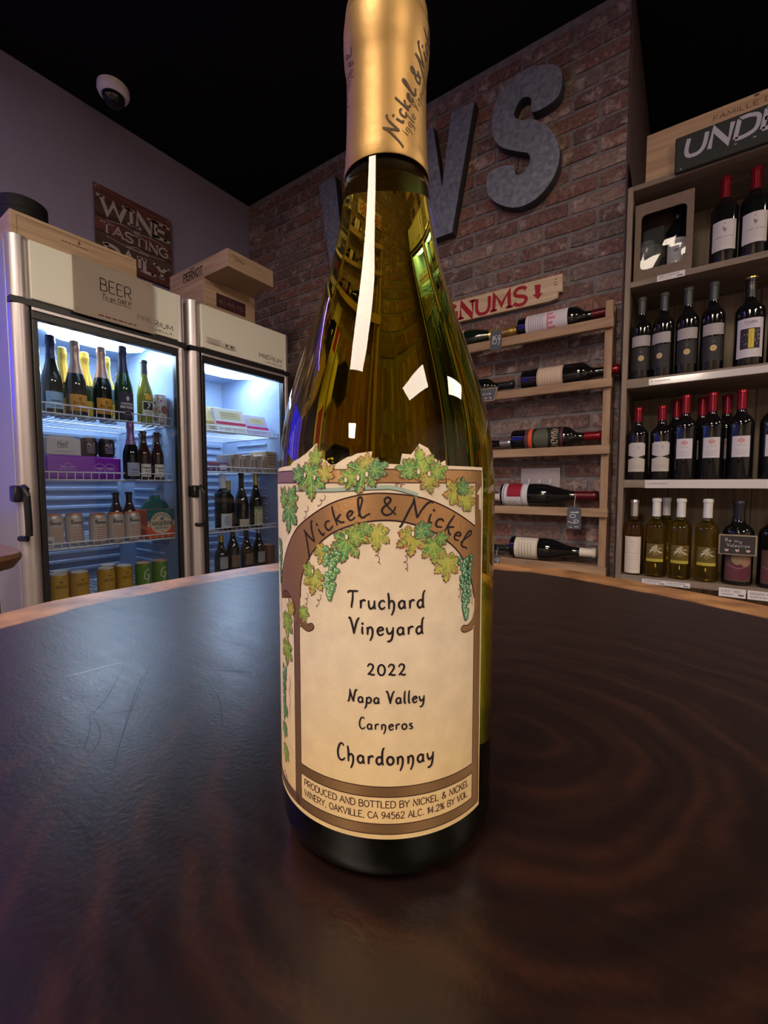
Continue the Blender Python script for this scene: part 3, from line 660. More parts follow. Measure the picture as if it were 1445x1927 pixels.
def hero_glass():
    mt = bpy.data.materials.new('olive_wine_glass'); mt.use_nodes = True; nt = mt.node_tree
    b = nt.nodes['Principled BSDF']; b.inputs['Base Color'].default_value = (1, 1, 1, 1); b.inputs['Roughness'].default_value = .0
    b.inputs['Transmission Weight'].default_value = 1; b.inputs['IOR'].default_value = 1.42
    va = nt.nodes.new('ShaderNodeVolumeAbsorption'); va.inputs['Color'].default_value = (.865, .815, .0, 1); va.inputs['Density'].default_value = 75
    nt.links.new(va.outputs[0], nt.nodes['Material Output'].inputs['Volume'])
    return mt
mb = MB()
pr = [(0, .018), (.012, .017), (.022, .012), (.030, .004), (.0335, .0005), (.036, 0)] + [(r * .001, z * .001) for z, r in PROF[1:]] + [(.0148, .2805), (.0150, .2815), (.0150, .292), (.0143, .296), (.011, .297), (.0, .297)]
mb.lathe(pr, 96)
FILL = .2345
cav = [(0, FILL), (hero_r(FILL) - .0045, FILL), (hero_r(FILL) - .0035, FILL + .0015)] + [(hero_r(z) - .0033, z) for z in (.242, .25, .262)] + [(.0098, .27), (0, .27)]
mb.lathe(cav, 64, flip=True)
mb.build('glass_body', hero_glass(), hero, 40)
MB().lathe([(.0, .0185), (.012, .0175), (.022, .0125), (.030, .0045), (.0335, .001), (.0372, .0015), (.0388, .006), (.0385, .012), (.034, .016), (.024, .023), (.012, .029), (0, .031)], 64).build('dark_base_plug', mat('matte_black_plug', (.003, .0035, .0018), 1.0, spec=0.0), hero, 60)  # added unseen opaque plug that blocks light so the bottle foot stays black
# gold foil capsule
M_foil = mat('gold_foil', (.34, .205, .072), .48, .82, noise=(120, .05), bump=(350, .06))
cp = [(hero_r(.238) + .0003, .238), (hero_r(.2385) + .0005, .2385), (.01535, .243), (.01500, .248), (.01472, .256), (.01458, .264), (.0146, .2725), (.0149, .2755), (.01545, .2785), (.0157, .283), (.0157, .2885), (.01545, .2905), (.0152, .2913), (.01525, .2922), (.0149, .2955), (.0142, .298), (.0128, .2995), (0, .2998)]
cap = MB().lathe(cp, 64).build('foil_capsule', M_foil, hero, 50)
def cap_r(z):
    for (ra, a), (rb, b) in zip(cp, cp[1:]):
        if a <= z <= b and b > a: return ra + (rb - ra) * (z - a) / (b - a)
    return .0146
A = Art(); BR = (.07, .035, .012)
def diag(x0, y0, ang, k):
    c, s_ = math.cos(R_(ang)), math.sin(R_(ang))
    return lambda a, b: (x0 + (a * c - b * s_) * k, y0 + (a * s_ + b * c) * k)
A.glyphs('Nickel & Nickel', SCRIPT, diag(3.4, 243.5, 66, .56), .75, BR, 1)
A.glyphs('Single Vineyard', HAND, diag(6.8, 243.2, 66, .36), .32, (.2, .12, .04), 1)
A.glyphs('Wines', HAND, diag(-15.6, 264.5, 75, .36), .25, BR, 1); A.glyphs('Nickel', SCRIPT, diag(-18.2, 262, 75, .45), .4, BR, 1)
A.wrap('foil_lettering', cap, cap_r, step=.8)

# --- the label: paper, foil frame, print
top = [(-54.8, 131.9), (-36.8, 132.4), (-35.1, 133.7), (-31.5, 134.6), (-28.4, 135.9), (-25.7, 137.6), (-23.5, 139.1), (-22.9, 137), (-22.4, 134.9), (-19.7, 133.6), (-17.9, 132.2), (-16.0, 132.3), (-14.3, 133.3), (-12.2, 134.4), (-10.9, 134.6), (-9.2, 135.4), (-4.5, 136.0), (-4.8, 134.1), (-2.9, 133.8), (-1.9, 132.4), (3.8, 132.1), (4.5, 135.3), (7.2, 135.1), (8.6, 136.7), (9.9, 138.4), (12.7, 137.1), (14.3, 134.5), (16.8, 132.8), (18.5, 133.6), (18.7, 131.9), (35.9, 131.8)]
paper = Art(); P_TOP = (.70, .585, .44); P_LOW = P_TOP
# paper cut in rows so that it follows the shoulder
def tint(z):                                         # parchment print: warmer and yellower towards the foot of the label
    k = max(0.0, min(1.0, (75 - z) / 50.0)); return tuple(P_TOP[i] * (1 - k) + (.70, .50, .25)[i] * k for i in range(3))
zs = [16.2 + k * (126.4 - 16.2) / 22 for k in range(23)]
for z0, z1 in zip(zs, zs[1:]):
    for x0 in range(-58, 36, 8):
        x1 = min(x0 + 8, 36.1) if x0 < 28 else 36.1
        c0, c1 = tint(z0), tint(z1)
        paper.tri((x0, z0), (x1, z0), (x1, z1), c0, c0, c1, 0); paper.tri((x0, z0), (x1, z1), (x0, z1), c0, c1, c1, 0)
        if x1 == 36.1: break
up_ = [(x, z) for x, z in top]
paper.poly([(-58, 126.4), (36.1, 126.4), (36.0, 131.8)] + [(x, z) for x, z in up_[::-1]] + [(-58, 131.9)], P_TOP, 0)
M_paper = mat('label_paper', attr=True, rough=.6, spec=.25, noise=(160, .07), bump=(1400, .06))
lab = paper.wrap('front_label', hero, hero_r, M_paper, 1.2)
paper.wrap('label_light_block', lab, hero_r, mat('dark_label_block', (.05, .045, .035), .7), 1.2, .00003, .00005)  # added dark sheet behind the paper, cuts the glow inside the bottle
lab['label'] = 'cream paper label with vine leaves, gold arch and black lettering'
FO = (.5, .3, .2); foil = Art()
foil.rect(-58, 35.3, 126.7, 130.7, FO, 1); foil.rect(31.5, 35.3, 17.9, 126.7, FO, 1)
AO = catmull([(-47.1, 88.4), (-43.1, 98.9), (-34.2, 110.4), (-24.0, 117.2), (-14.9, 121.4), (-4.8, 123.5), (4.8, 123.2), (12.3, 121.7), (20.8, 118.3), (31.3, 112.8)], 5)
AI = catmull([(-30.9, 89.5), (-29.9, 96.6), (-24.8, 105.0), (-17.8, 111.0), (-9.3, 114.4), (-0.5, 115.6), (7.3, 114.5), (15.6, 111.1), (23.6, 105.1), (28.9, 97.2), (31.4, 89.4)], 5)
for i in range(45):                                  # the arch as short wedges
    a0, a1 = AO[i], AO[i + 1]; k0, k1 = AI[round(i * 50 / 45)], AI[round((i + 1) * 50 / 45)]
    foil.poly([a0, a1, k1, k0], FO, 1)
foil.poly([(31.4, 89.4), (31.5, 89.4), (31.5, 112.9), (31.2, 112.9)], FO, 1)
foil.poly([(-47.1, 88.4), (-30.9, 89.5), (-31.2, 84), (-31.6, 80), (-34.4, 80), (-34.9, 85.2), (-36.6, 88.2), (-40.2, 89.9), (-44, 88.8), (-46, 86.2)][::-1], FO, 1)
foil.rect(-34.9, -31.6, 17.9, 81, FO, 1); foil.rect(-31.6, 31.5, 29.9, 33.2, FO, 1); foil.rect(-58, 31.5, 17.9, 21.2, FO, 1)
foil.stroke([(-33, 83.5), (-30.6, 81.2), (-27.6, 80.2), (-25.6, 81.0)], 2.2, FO, 1); foil.ell(-25.6, 81.0, 1.1, 1.1, FO, 1)
foil.stroke([(33, 83.5), (30.8, 81.0), (28, 79.8), (26.2, 80.2)], 2.2, FO, 1); foil.ell(26.2, 80.2, 1.1, 1.1, FO, 1)
foil.wrap('foil_frame', lab, hero_r, mat('bronze_foil', (.60, .35, .165), .40, .88, bump=(900, .08)), 1.2)
art = Art(); OL = (.035, .012, .012)
art.stroke(AO, .45, OL, 2, False); art.stroke(AI, .5, OL, 2, False)
for q in ([(-31.6, 80), (-31.6, 33.2), (31.5, 33.2), (31.5, 79)], [(-58, 130.7), (35.3, 130.7), (35.3, 17.9), (-58, 17.9)], [(-58, 126.7), (31.4, 126.7), (31.5, 113)], [(-31.6, 29.9), (31.5, 29.9), (31.5, 21.2), (-31.6, 21.2), (-31.6, 29.9)], [(-34.9, 85), (-34.9, 21.2), (-47, 20)]):
    for a, b in zip(q, q[1:]): art.stroke([a, b], .28, OL, 2, False)
art.stroke([(-34.9, 84.6), (-36.6, 88.2), (-40.2, 89.9), (-44, 88.8), (-46.3, 86), (-46.8, 78)], .3, OL, 2)
art.stroke([(-31.4, 84.4), (-30, 82.6), (-27.4, 81.5), (-25.4, 82.1), (-24.5, 81), (-25.4, 79.9), (-27.6, 79.1), (-30.6, 80), (-31.6, 79.6)], .3, OL, 2)
art.stroke([(31.4, 84.6), (30.2, 82.2), (28, 81), (26, 81.3), (25.1, 80.2), (26, 79.1), (28.2, 78.8), (31.4, 79.4)], .3, OL, 2)
art.wrap('frame_outline', lab, hero_r, None, 1.2)
lv = Art()
G1 = ((.08, .27, .10), (.20, .34, .07), (.36, .16, .07)); G2 = ((.10, .30, .06), (.32, .38, .07), (.48, .18, .06)); Y1 = ((.30, .36, .07), (.52, .44, .08), (.52, .15, .07)); DK = ((.06, .22, .11), (.13, .29, .10), (.25, .18, .10)); OR = ((.30, .33, .08), (.50, .36, .07), (.55, .10, .06))
lv.stroke([(-39, 123.6), (-31.5, 124.7), (-18.9, 124.5), (-2.4, 125.3), (2.4, 125.1), (9.2, 123.0)], 1.3, (.33, .42, .36), 2); lv.stroke([(-39, 123.1), (-31.5, 124.1), (-18.9, 123.9), (-2.4, 124.7), (2.4, 124.5), (9.2, 122.6)], .25, (.08, .1, .1), 3)
for i, (x, y, r, rot, cs, L) in enumerate([
    (-25.6, 128.6, 8.6, 185, G1, 4), (-23.6, 134.4, 4.4, 0, G2, 8), (-31.2, 129.3, 4.6, 60, DK, 8), (-19.6, 129.6, 4.4, -55, OR, 8),
    (-7.6, 129.6, 7.4, 170, G1, 4), (-11.3, 128.2, 4.6, 110, G2, 8), (-3.2, 130.6, 4.6, -60, DK, 8), (-6.3, 132.8, 3.4, -10, OR, 8),
    (10.6, 131.2, 7.0, 10, G2, 4), (6.2, 130.6, 4.4, 80, G1, 8), (15.4, 130.0, 4.6, -70, G2, 8), (12.6, 127.4, 4.6, 190, OR, 8),
    (22.2, 123.6, 5.4, 40, Y1, 4), (26.6, 121.4, 5.4, -40, Y1, 8), (25.0, 125.0, 3.6, 0, DK, 12),
    (-37.5, 117.4, 7.6, 175, DK, 4), (-41.5, 121.6, 5.2, 40, G1, 8), (-35.2, 121.8, 4.6, -30, G1, 8),
    (-12.4, 108.6, 6.4, 165, G1, 4), (-9.2, 111.0, 4.4, -60, G2, 8), (-20.7, 105.4, 4.2, 160, OR, 4), (-24.4, 96.6, 5.6, 170, Y1, 4), (-26.3, 99.0, 3.4, 60, G2, 8),
    (-3.2, 111.4, 5.2, 180, Y1, 4), (-6.4, 113.1, 3.0, 150, G1, 8), (7.4, 110.2, 5.8, 175, OR, 4), (10.6, 112.3, 4.0, -110, DK, 8), (14.3, 107.2, 5.4, 185, G2, 4), (19.2, 101.8, 5.8, 175, Y1, 4), (16.8, 109.8, 3.0, -80, G1, 8),
    (-40.2, 79.2, 6.4, 180, G2, 4), (-36.8, 84.6, 3.6, 20, OR, 8), (-29.3, 85.0, 3.4, 200, G2, 3), (-40.8, 69.5, 6.4, 180, G2, 4), (-44.1, 39.6, 4.0, 180, DK, 4), (-43.2, 31.5, 4.6, 175, G2, 4), (-42.6, 47, 3.4, 160, DK, 4)]):
    lv.leaf(x, y, r * (1.06 if y > 126 else 1.2 if x > -38 else 1.1), rot, cs, L, seed=i + 2)
for (x, y) in ((-27.6, 129.2), (-23.4, 128.4), (-12.4, 127.6), (-8.6, 128.2), (-6.0, 129.2), (9.3, 130.0), (12.6, 129.4), (-12.2, 110.5), (7.6, 111.6), (-24.5, 99.0)):
    lv.ell(x, y, .62, 1.0, (.05, .02, .02), 15, 9); lv.ell(x, y, .48, .85, P_TOP, 16, 9)
for (x, y, dx, dy) in ((-20, 122.6, -2.5, -3.5), (-27, 119, -1.5, -4), (-3.4, 106.6, 1.2, -4.5), (5.2, 104.6, .8, -4.5), (24.5, 95, -.6, -5), (-22, 91.4, -1.4, -4), (-27.6, 91, -.4, -4), (27, 120.5, 1.4, -3), (-38.6, 60, -.2, -14), (29.4, 92, .8, -5), (2, 126.2, 3, -.4)):
    pts = [(x + dx * t / 12 + .8 * math.sin(t * 1.15) * (1 - t / 16), y + dy * t / 12 + .5 * math.cos(t * 1.15)) for t in range(13)]
    lv.stroke(pts, .2, (.16, .05, .08), 3, n=3)
lv.stroke([(-46, 24.4), (-45, 22.6), (-44.4, 24), (-43.6, 21.8), (-42.8, 23), (-42, 20.8)], .2, OL, 3)
lv.wrap('leaf_print', lab, hero_r, None, 1.4)
gp = Art(); GC = (.07, .22, .12)
gp.grapes(-17.0, 106.6, -18.4, 91, 3.2, (.13, .30, .11), 6, 1, 75, .85); gp.grapes(26.6, 103.2, 27.2, 83.4, 2.7, GC, 6, 2, 85, .85)
gp.grapes(-46.4, 107, -46.8, 92, 2.4, GC, 6, 3, 60, .8); gp.grapes(-43.6, 63, -44.6, 43, 2.0, GC, 6, 4, 85, .7)
gp.wrap('grape_print', lab, hero_r, None, 1.4)
tx = Art()
for (t, a, b, y, h, wd) in (('Truchard', -11.8, 11.7, 88.9, 5.4, .7), ('Vineyard', -11.6, 11.4, 80.9, 5.1, .7), ('2022', -6.1, 5.9, 68.5, 4.8, .64), ('Napa Valley', -12.2, 11.9, 59.6, 4.0, .62), ('Carneros', -8.6, 8.1, 51.4, 3.7, .56), ('Chardonnay', -15.9, 15.2, 40.3, 5.5, .74)):
    tx.text(t, a, b, y, h, wd, INK, 3, HAND, taper=.3)
tx.text('PRODUCED AND BOTTLED BY NICKEL & NICKEL', -29.8, 29.4, 26.5, 2.1, .3, (.06, .025, .02), 3, CAPS, .7)
tx.text('WINERY, OAKVILLE, CA 94562 ALC. 14.2% BY VOL.', -29.8, 29.4, 23.0, 2.1, .3, (.06, .025, .02), 3, CAPS, .7)
base = catmull([(-26.6, 107.0), (-22.1, 109.9), (-17.8, 113.0), (-13.4, 115.1), (-8.2, 116.6), (-1.9, 117.5), (5.2, 117.4), (10.3, 116.2), (15.4, 114.0), (20.4, 111.0), (25.8, 106.8), (29, 103.6)], 8)
acc = [0.0]
for a, b in zip(base, base[1:]): acc.append(acc[-1] + math.hypot(b[0] - a[0], b[1] - a[1]))
NW = tx.width('Nickel & Nickel', SCRIPT); LEN = acc[-1] - 3.0; kx = LEN / NW
def on_arch(a, b):
    s_ = max(-6.0, min(a * kx, acc[-1] + 2)); i = 0
    while i < len(acc) - 2 and acc[i + 1] < s_: i += 1
    p, q = base[i], base[i + 1]; d = math.hypot(q[0] - p[0], q[1] - p[1]); ux, uy = (q[0] - p[0]) / d, (q[1] - p[1]) / d; e = s_ - acc[i]; h = b * .58 - .5
    return (p[0] + ux * e - uy * h, p[1] + uy * e + ux * h)
tx.glyphs('Nickel & Nickel', SCRIPT, on_arch, .72, INK, 3, taper=.35)
tx.wrap('lettering', lab, hero_r, None, 1.4)

# ------------------------------------------------------------------ generic bottles and cans (front faces local -y)
def profile(kind, R, H):
    if kind == 'bordeaux':
        p = [(0, .012), (.55, .012), (.8, 0), (.95, .004), (1, .02), (1, .6), (.985, .63), (.93, .655), (.8, .683), (.62, .705), (.46, .73), (.39, .76), (.37, .80), (.36, .955), (.42, .957), (.42, .985), (.36, 1.0), (0, 1.0)]
    elif kind == 'burgundy':
        p = [(0, .015), (.5, .015), (.8, 0), (.96, .005), (1, .025), (1, .42), (.97, .47), (.9, .52), (.78, .575), (.62, .635), (.48, .69), (.40, .74), (.36, .79), (.35, .955), (.42, .957), (.42, .985), (.35, 1.0), (0, 1.0)]
    elif kind == 'champagne':
        p = [(0, .015), (.5, .015), (.8, 0), (.96, .006), (1, .03), (1, .40), (.97, .45), (.88, .51), (.74, .575), (.58, .65), (.47, .72), (.42, .79), (.41, .87), (.46, .885), (.46, .93), (.42, .95), (.44, .965), (.42, .99), (.3, 1.0), (0, 1.0)]
    else:                                     # beer
        p = [(0, .015), (.5, .015), (.8, 0), (.96, .006), (1, .03), (1, .5), (.96, .55), (.8, .63), (.55, .72), (.45, .80), (.43, .93), (.48, .935), (.48, .96), (.52, .965), (.52, .995), (.4, 1.0), (0, 1.0)]
    return [(r * R, z * H) for r, z in p]

def rad_at(prof, z, extra=0.0):
    best = prof[0][0]
    for (ra, a), (rb, b) in zip(prof[2:], prof[3:]):
        if a <= z <= b and b > a: return ra + (rb - ra) * (z - a) / (b - a) + extra
    return best + extra

G_red = mat('dark_bottle_glass', (.006, .006, .007), .06, spec=.6, coat=.3)
G_green = mat('green_bottle_glass', (.012, .045, .014), .07, spec=.6, coat=.3)
G_lime = mat('lime_bottle_glass', (.24, .26, .03), .08, spec=.6, coat=.3)
G_brown = mat('brown_bottle_glass', (.035, .014, .007), .07, spec=.6, coat=.3)
G_black = mat('blackish_green_glass', (.008, .014, .008), .06, spec=.6, coat=.3)
def clear_wine(name, col):
    if name in MATS: return MATS[name]
    mt = mat(name, col, .03, trans=.97, ior=1.36, spec=.5); return mt
G_white = clear_wine('white_wine_glass', (.50, .36, .045)); G_rose = clear_wine('amber_rose_glass', (.45, .22, .06))
F_red = mat('red_capsule', (.24, .008, .018), .25, .45); F_maroon = mat('maroon_capsule', (.11, .008, .014), .3, .3); F_white = mat('white_capsule', (.72, .70, .70), .4)
F_gold = mat('gold_capsule', (.72, .47, .12), .3, .8); F_yell = mat('yellow_gold_foil', (.80, .56, .08), .35, .55); F_silver = mat('silver_capsule', (.62, .60, .62), .28, .85)
F_black = mat('black_capsule', (.014, .014, .018), .35); F_pink = mat('rose_foil', (.62, .38, .27), .35, .6); F_navy = mat('navy_foil', (.03, .035, .07), .3, .3); F_lilac_reflection = mat('lilac_reflection_foil', (.30, .16, .36), .35, .4); F_cream = mat('cream_capsule', (.78, .70, .56), .45); F_grey = mat('grey_capsule', (.05, .055, .06), .4)

def bottle(label, loc, kind='bordeaux', R=.036, H=.30, glass=None, cap=None, cz=.80, lab=None, rz=0.0, rot=None, group=None, cat='bottle', name='wine_bottle', n=24, extra=None):
    """lab = (z0, z1 in mm, half width in mm, paper colour, art function or None)"""
    t = thing(name, label, cat, loc, rz, group, rot)
    pf = profile(kind, R, H)
    MB().lathe(pf, n).build('glass_body', glass or G_red, t, 40)
    if cap:
        z0 = cz * H; cpf = [(rad_at(pf, z0, .0006), z0)] + [(r + .0008, z) for r, z in pf if z > z0 and r > 0] + [(.0, H + .0008)]
        MB().lathe(cpf, n).build('capsule', cap, t, 40)
    for k, lb in enumerate([lab] if lab and not isinstance(lab, list) else (lab or [])):
        z0, z1, hw, pc, fn = lb
        a = Art(); a.rect(-hw, hw, z0, z1, pc, 0)
        lo = a.wrap('front_label' if k == 0 else 'lower_label', t, lambda z: rad_at(pf, z), None, 3.0, .0001, .0004)
        if fn:
            b = Art(); fn(b, hw, z0, z1); b.wrap('label_print', lo, lambda z: rad_at(pf, z), None, 3.0, .0001, .0004)
    return t

def can(label, loc, R=.031, H=.122, body=None, bands=None, lid=None, rz=0.0, group=None, art=None, cat='can', name='drink_can'):
    t = thing(name, label, cat, loc, rz, group)
    MB().lathe([(0, .004), (R * .7, .004), (R * .78, 0), (R * .9, .004), (R, .012), (R, H - .014), (R * .86, H - .003), (R * .86, H - .002)], 20).build('can_body', body, t, 40)
    MB().lathe([(R * .88, H - .004), (R * .9, H), (R * .84, H + .001), (R * .8, H - .003), (0, H - .003)], 20).build('lid', lid or F_silver, t, 40)
    if art:
        a = Art(); art(a, R * 1000, H * 1000); a.wrap('can_print', t, lambda z: R, None, 3.0, .0001, .0003)
    return t

def plainlines(col=(.25, .2, .2), n=4, big=None, seed=1):
    def f(a, hw, z0, z1):
        h = z1 - z0
        if big: a.text(big, -hw * .7, hw * .7, z0 + h * .6, h * .16, h * .03, col, 2, CAPS, .6)
        a.lines(-hw * .72, hw * .72, z0 + h * .5, n, h * .11, h * .045, col, 1, seed)
    return f

# ------------------------------------------------------------------ the two upright coolers
M_silver = mat('brushed_silver', (.60, .54, .56), .38, .75)
M_cab = mat('cabinet_grey', (.42, .40, .42), .35, .3)
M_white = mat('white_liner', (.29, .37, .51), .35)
M_hdr = mat('white_header_board', (.80, .79, .70), .4)
M_gasket = mat('black_gasket', (.01, .01, .012), .35)
M_wire = mat('white_wire', (.75, .75, .78), .35)
M_blackp = mat('black_plastic', (.012, .012, .014), .35)
def halfpost(mb, x, y, r, z0, z1, side):
    """half-round upright facing the room (local -y)"""
    n = 14; vs = []; arc = [(x + r * math.cos(math.pi + math.pi * k / n), y + r * 1.05 * math.sin(math.pi + math.pi * k / n)) for k in range(n + 1)]
    vs = [(a, b, z) for z in (z0, z1) for a, b in arc]; N = n + 1
    fs = [(k, k + 1, N + k + 1, N + k) for k in range(n)] + [(N - 1, 0, N, 2 * N - 1)] + [list(range(N, 2 * N))] + [list(range(N))[::-1]]
    mb.add(vs, fs); return mb
def cooler(label, yc, W, shelves, fan):
    t = thing('display_cooler', label, 'fridge', (FX, yc, 0), R_(90)); h = W / 2; D = .62
    MB().cbox(-h, -h + .03, .045, D, .02, 1.99, .004).cbox(h - .03, h, .045, D, .02, 1.99, .004).cbox(-h + .03, h - .03, D - .03, D, .02, 1.99, .003).cbox(-h + .03, h - .03, .055, D - .03, 1.93, 1.985, .003).cbox(-h + .03, h - .03, .06, D - .03, .02, .2, .003).build('cabinet', M_cab, t)
    ln = MB(); i0, i1 = -h + .034, h - .034
    ln.box(i0, i0 + .012, .05, D - .032, .2, 1.90).box(i1 - .012, i1, .05, D - .032, .2, 1.90).box(i0 + .012, i1 - .012, D - .05, D - .032, .2, 1.90).box(i0 + .012, i1 - .012, .05, D - .05, 1.80, 1.90).box(i0 + .012, i1 - .012, .06, D - .05, .2, .22)
    k = .78
    while k < 1.42:                            # moulded ribs
        ln.cbox(i0 + .03, i1 - .03, D - .062, D - .048, k, k + .018, .004); ln.cbox(i1 - .022, i1 - .010, .16, .42, k, k + .014, .004); k += .042
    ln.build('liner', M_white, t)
    # lamp under the ceiling of the cabinet
    lp = MB(); pts = [(-.127, .26), (-.10, .19), (-.03, .165), (.17, .165), (.215, .21), (.225, .25), (.18, .32), (.1, .345), (-.05, .345), (-.11, .31)]
    vs = [(x, y, z) for z in (1.786, 1.80) for x, y in pts]; n = len(pts)
    lp.add(vs, [list(range(n))[::-1], list(range(n, 2 * n))] + [(i, (i + 1) % n, n + (i + 1) % n, n + i) for i in range(n)]); lp.build('lamp_diffuser', emit_mat('cooler_lamp', FRIDGE_C, FRIDGE_L), t)
    # header
    MB().cbox(-h + .056, h - .04, .006, .05, 1.805, 1.995, .002).build('header_panel', M_hdr, t)
    halfpost(MB(), -h + .03, .04, .03, 1.802, 2.0, 0).build('header_post', M_silver, t, 50); halfpost(MB(), h - .022, .04, .022, 1.802, 2.0, 0).build('header_post', M_silver, t, 50)
    MB().box(-h + .002, h - .002, .012, .055, 1.782, 1.802).build('seal_strip', M_gasket, t)
    MB().cbox(-h + .004, h - .004, .03, .05, 1.995, 2.004, .002).build('top_trim', M_cab, t)
    # door
    dr = MB(); zb = .22
    dr.cbox(-h + .056, h - .04, .012, .04, 1.742, 1.782, .002).cbox(-h + .056, -h + .072, .012, .04, zb, 1.742, .002).cbox(h - .052, h - .04, .012, .04, zb, 1.742, .002).cbox(-h + .072, h - .052, .012, .04, zb, .30, .002)
    door = dr.build('door', M_gasket, t)
    halfpost(MB(), -h + .03, .04, .03, .1, 1.78, 0).build('door_post', M_silver, door, 50); halfpost(MB(), h - .022, .04, .022, .1, 1.78, 0).build('door_post', M_silver, door, 50)
    MB().cbox(-h + .056, h - .04, .006, .014, 1.768, 1.779, .001).build('door_trim', M_silver, door)
    MB().box(-h + .072, h - .052, .022, .027, .30, 1.742).build('glass_pane', pane_mat(), door)
    hd = MB(); hx = -h - .006 + (.016 if fan else 0)
    hd.cbox(hx - .012, hx + .012, .0, .05, 1.13, 1.185, .005).tube([(hx + .012, -.006, 1.18), (hx + .014, -.022, 1.172), (hx + .014, -.026, 1.15), (hx + .016, -.026, 1.06), (hx + .016, -.024, 1.02), (hx + .012, -.012, 1.008), (hx + .004, .02, 1.008)], .010, 10)
    hd.build('handle', M_blackp, door, 40)
    for (zu, zl) in shelves:
        ws = MB(); x0, x1 = i0 + .014, i1 - .014
        for (y, z) in ((.07, zu), (.07, zl), (.09, zl), (.32, zl), (.54, zl)): ws.tube([(x0, y, z), (x1, y, z)], .0026, 6)
        nx = int((x1 - x0) / .026)
        for k in range(nx + 1):
            x = x0 + (x1 - x0) * k / nx; ws.tube([(x, .07, zu), (x, .07, zl + .002), (x, .08, zl + .003), (x, .54, zl + .003)], .0016, 5)
        ws.build('wire_shelf', M_wire, t, 60)
    if fan:
        fm = MB(); cx_, cz_, cy_ = .01 - .12, 1.66, D - .10
        for rr in (.085, .066, .048, .03, .012):
            fm.tube([(cx_ + rr * math.cos(q * math.pi / 12), cy_, cz_ + rr * math.sin(q * math.pi / 12)) for q in range(25)], .006 if rr > .08 else .002, 6)
        for q in range(8): fm.tube([(cx_, cy_, cz_), (cx_ + .085 * math.cos(q * math.pi / 4), cy_, cz_ + .085 * math.sin(q * math.pi / 4))], .002, 5)
        fm.build('fan_grille', M_white, t, 60)
        fh_ = MB().lathe([(.09, 0), (.1, .0), (.1, .05), (.09, .05), (.09, 0)], 28); o = fh_.build('fan_housing', M_white, t, 40); o.location = (cx_, D - .05, cz_); o.rotation_euler = (R_(90), 0, 0)
    else:
        fm = MB(); fm.tube([(.14, .3, 1.795), (.175, .32, 1.77), (.185, .33, 1.73), (.15, .4, 1.66)], .004, 6); fm.build('sensor_cable', mat('grey_cable', (.12, .13, .16), .5), t, 60)
    lg = Art(); x1 = h - .065; BK = (.012, .012, .014)
    lg.text('PREMIUM', x1 * 1000 - 150, x1 * 1000, 1836, 19, 2.8, BK, 1); lg.text('LAVELLA', x1 * 1000 - 108, x1 * 1000 - 2, 1817, 8, 1.6, BK, 1); lg.rect(x1 * 1000 - 98, x1 * 1000 - 62, 1858, 1859.6, BK, 1)
    lg.flat('brand_lettering', t, (0, .006, 0), (1, 0, 0), (0, 0, 1))
    return t
c1 = cooler('left beer cooler with glass door full of sparkling bottles and cans', .6475, .605, [(1.478, 1.444), (1.234, 1.205), (.973, .952), (.75, .73)], False)
c2 = cooler('right wine cooler in the corner holding snack packs and wine bottles', 1.256, .588, [(1.472, 1.448), (1.275, 1.250), (.975, .955), (.75, .73)], True)
# stickers on the second cooler's header
A = Art(); A.rect(0, 78, 0, 24, (.62, .56, .52), 0); A.lines(4, 74, 17, 4, 5, 1.6, (.2, .16, .16), 1, 3); tag(A.flat('paper_sticker', None, (FX + .0005, 1.036, 1.832), (0, 1, 0), (0, 0, 1), None, .0002, .0001), 'beige notice sticker with fine print on the wine cooler header', 'sticker')
A = Art(); A.rect(0, 66, 0, 20, (.60, .55, .50), 0); A.rect(12, 24, 5, 15, (.05, .05, .05), 1); A.rect(38, 52, 4, 16, (.12, .1, .1), 1); A.rect(54, 62, 4, 16, (.4, .34, .3), 1); tag(A.flat('paper_sticker', None, (FX + .0005, 1.124, 1.83), (0, 1, 0), (0, 0, 1), None, .0002, .0001), 'small rating sticker with black squares on the wine cooler header', 'sticker')
# beer notice in a plastic sleeve
bn = thing('notice_sheet', 'clear plastic sleeve with a BEER to go only notice on the cooler header', 'sign', (FX + .004, .519, 1.797), R_(90))
MB().box(.0, .281, -.0008, 0, 0, .199).build('paper', mat('notice_paper', (.70, .60, .53), .6), bn)
A = Art(); A.text('BEER', 86, 196, 106, 43, 3.2, INK, 1); A.text('To go ONLY!', 92, 194, 80, 16, 2.0, INK, 1, HAND, slant=.2); A.rect(90, 196, 73, 74.6, INK, 1)
A.lines(66, 226, 12, 1, 8, 4.5, (.25, .06, .05), 1, 5); A.text('PRE', 216, 274, 39, 19, 2.4, (.34, .29, .26), 1); A.text('LA', 258, 278, 20, 8, 1.4, (.34, .29, .26), 1)
for q in ((9, 188), (9, 14), (262, 186)): A.stroke([(q[0] + 5 * math.cos(k * .5), q[1] + 5 * math.sin(k * .5)) for k in range(14)], .7, (.3, .26, .25), 1)
A.flat('notice_print', bn, (0, -.0008, 0), (1, 0, 0), (0, 0, 1))
MB().box(-.002, .283, -.0035, -.0028, -.002, .201).build('plastic_sleeve', pane_mat('sleeve_film', (.99, .985, .98)), bn)

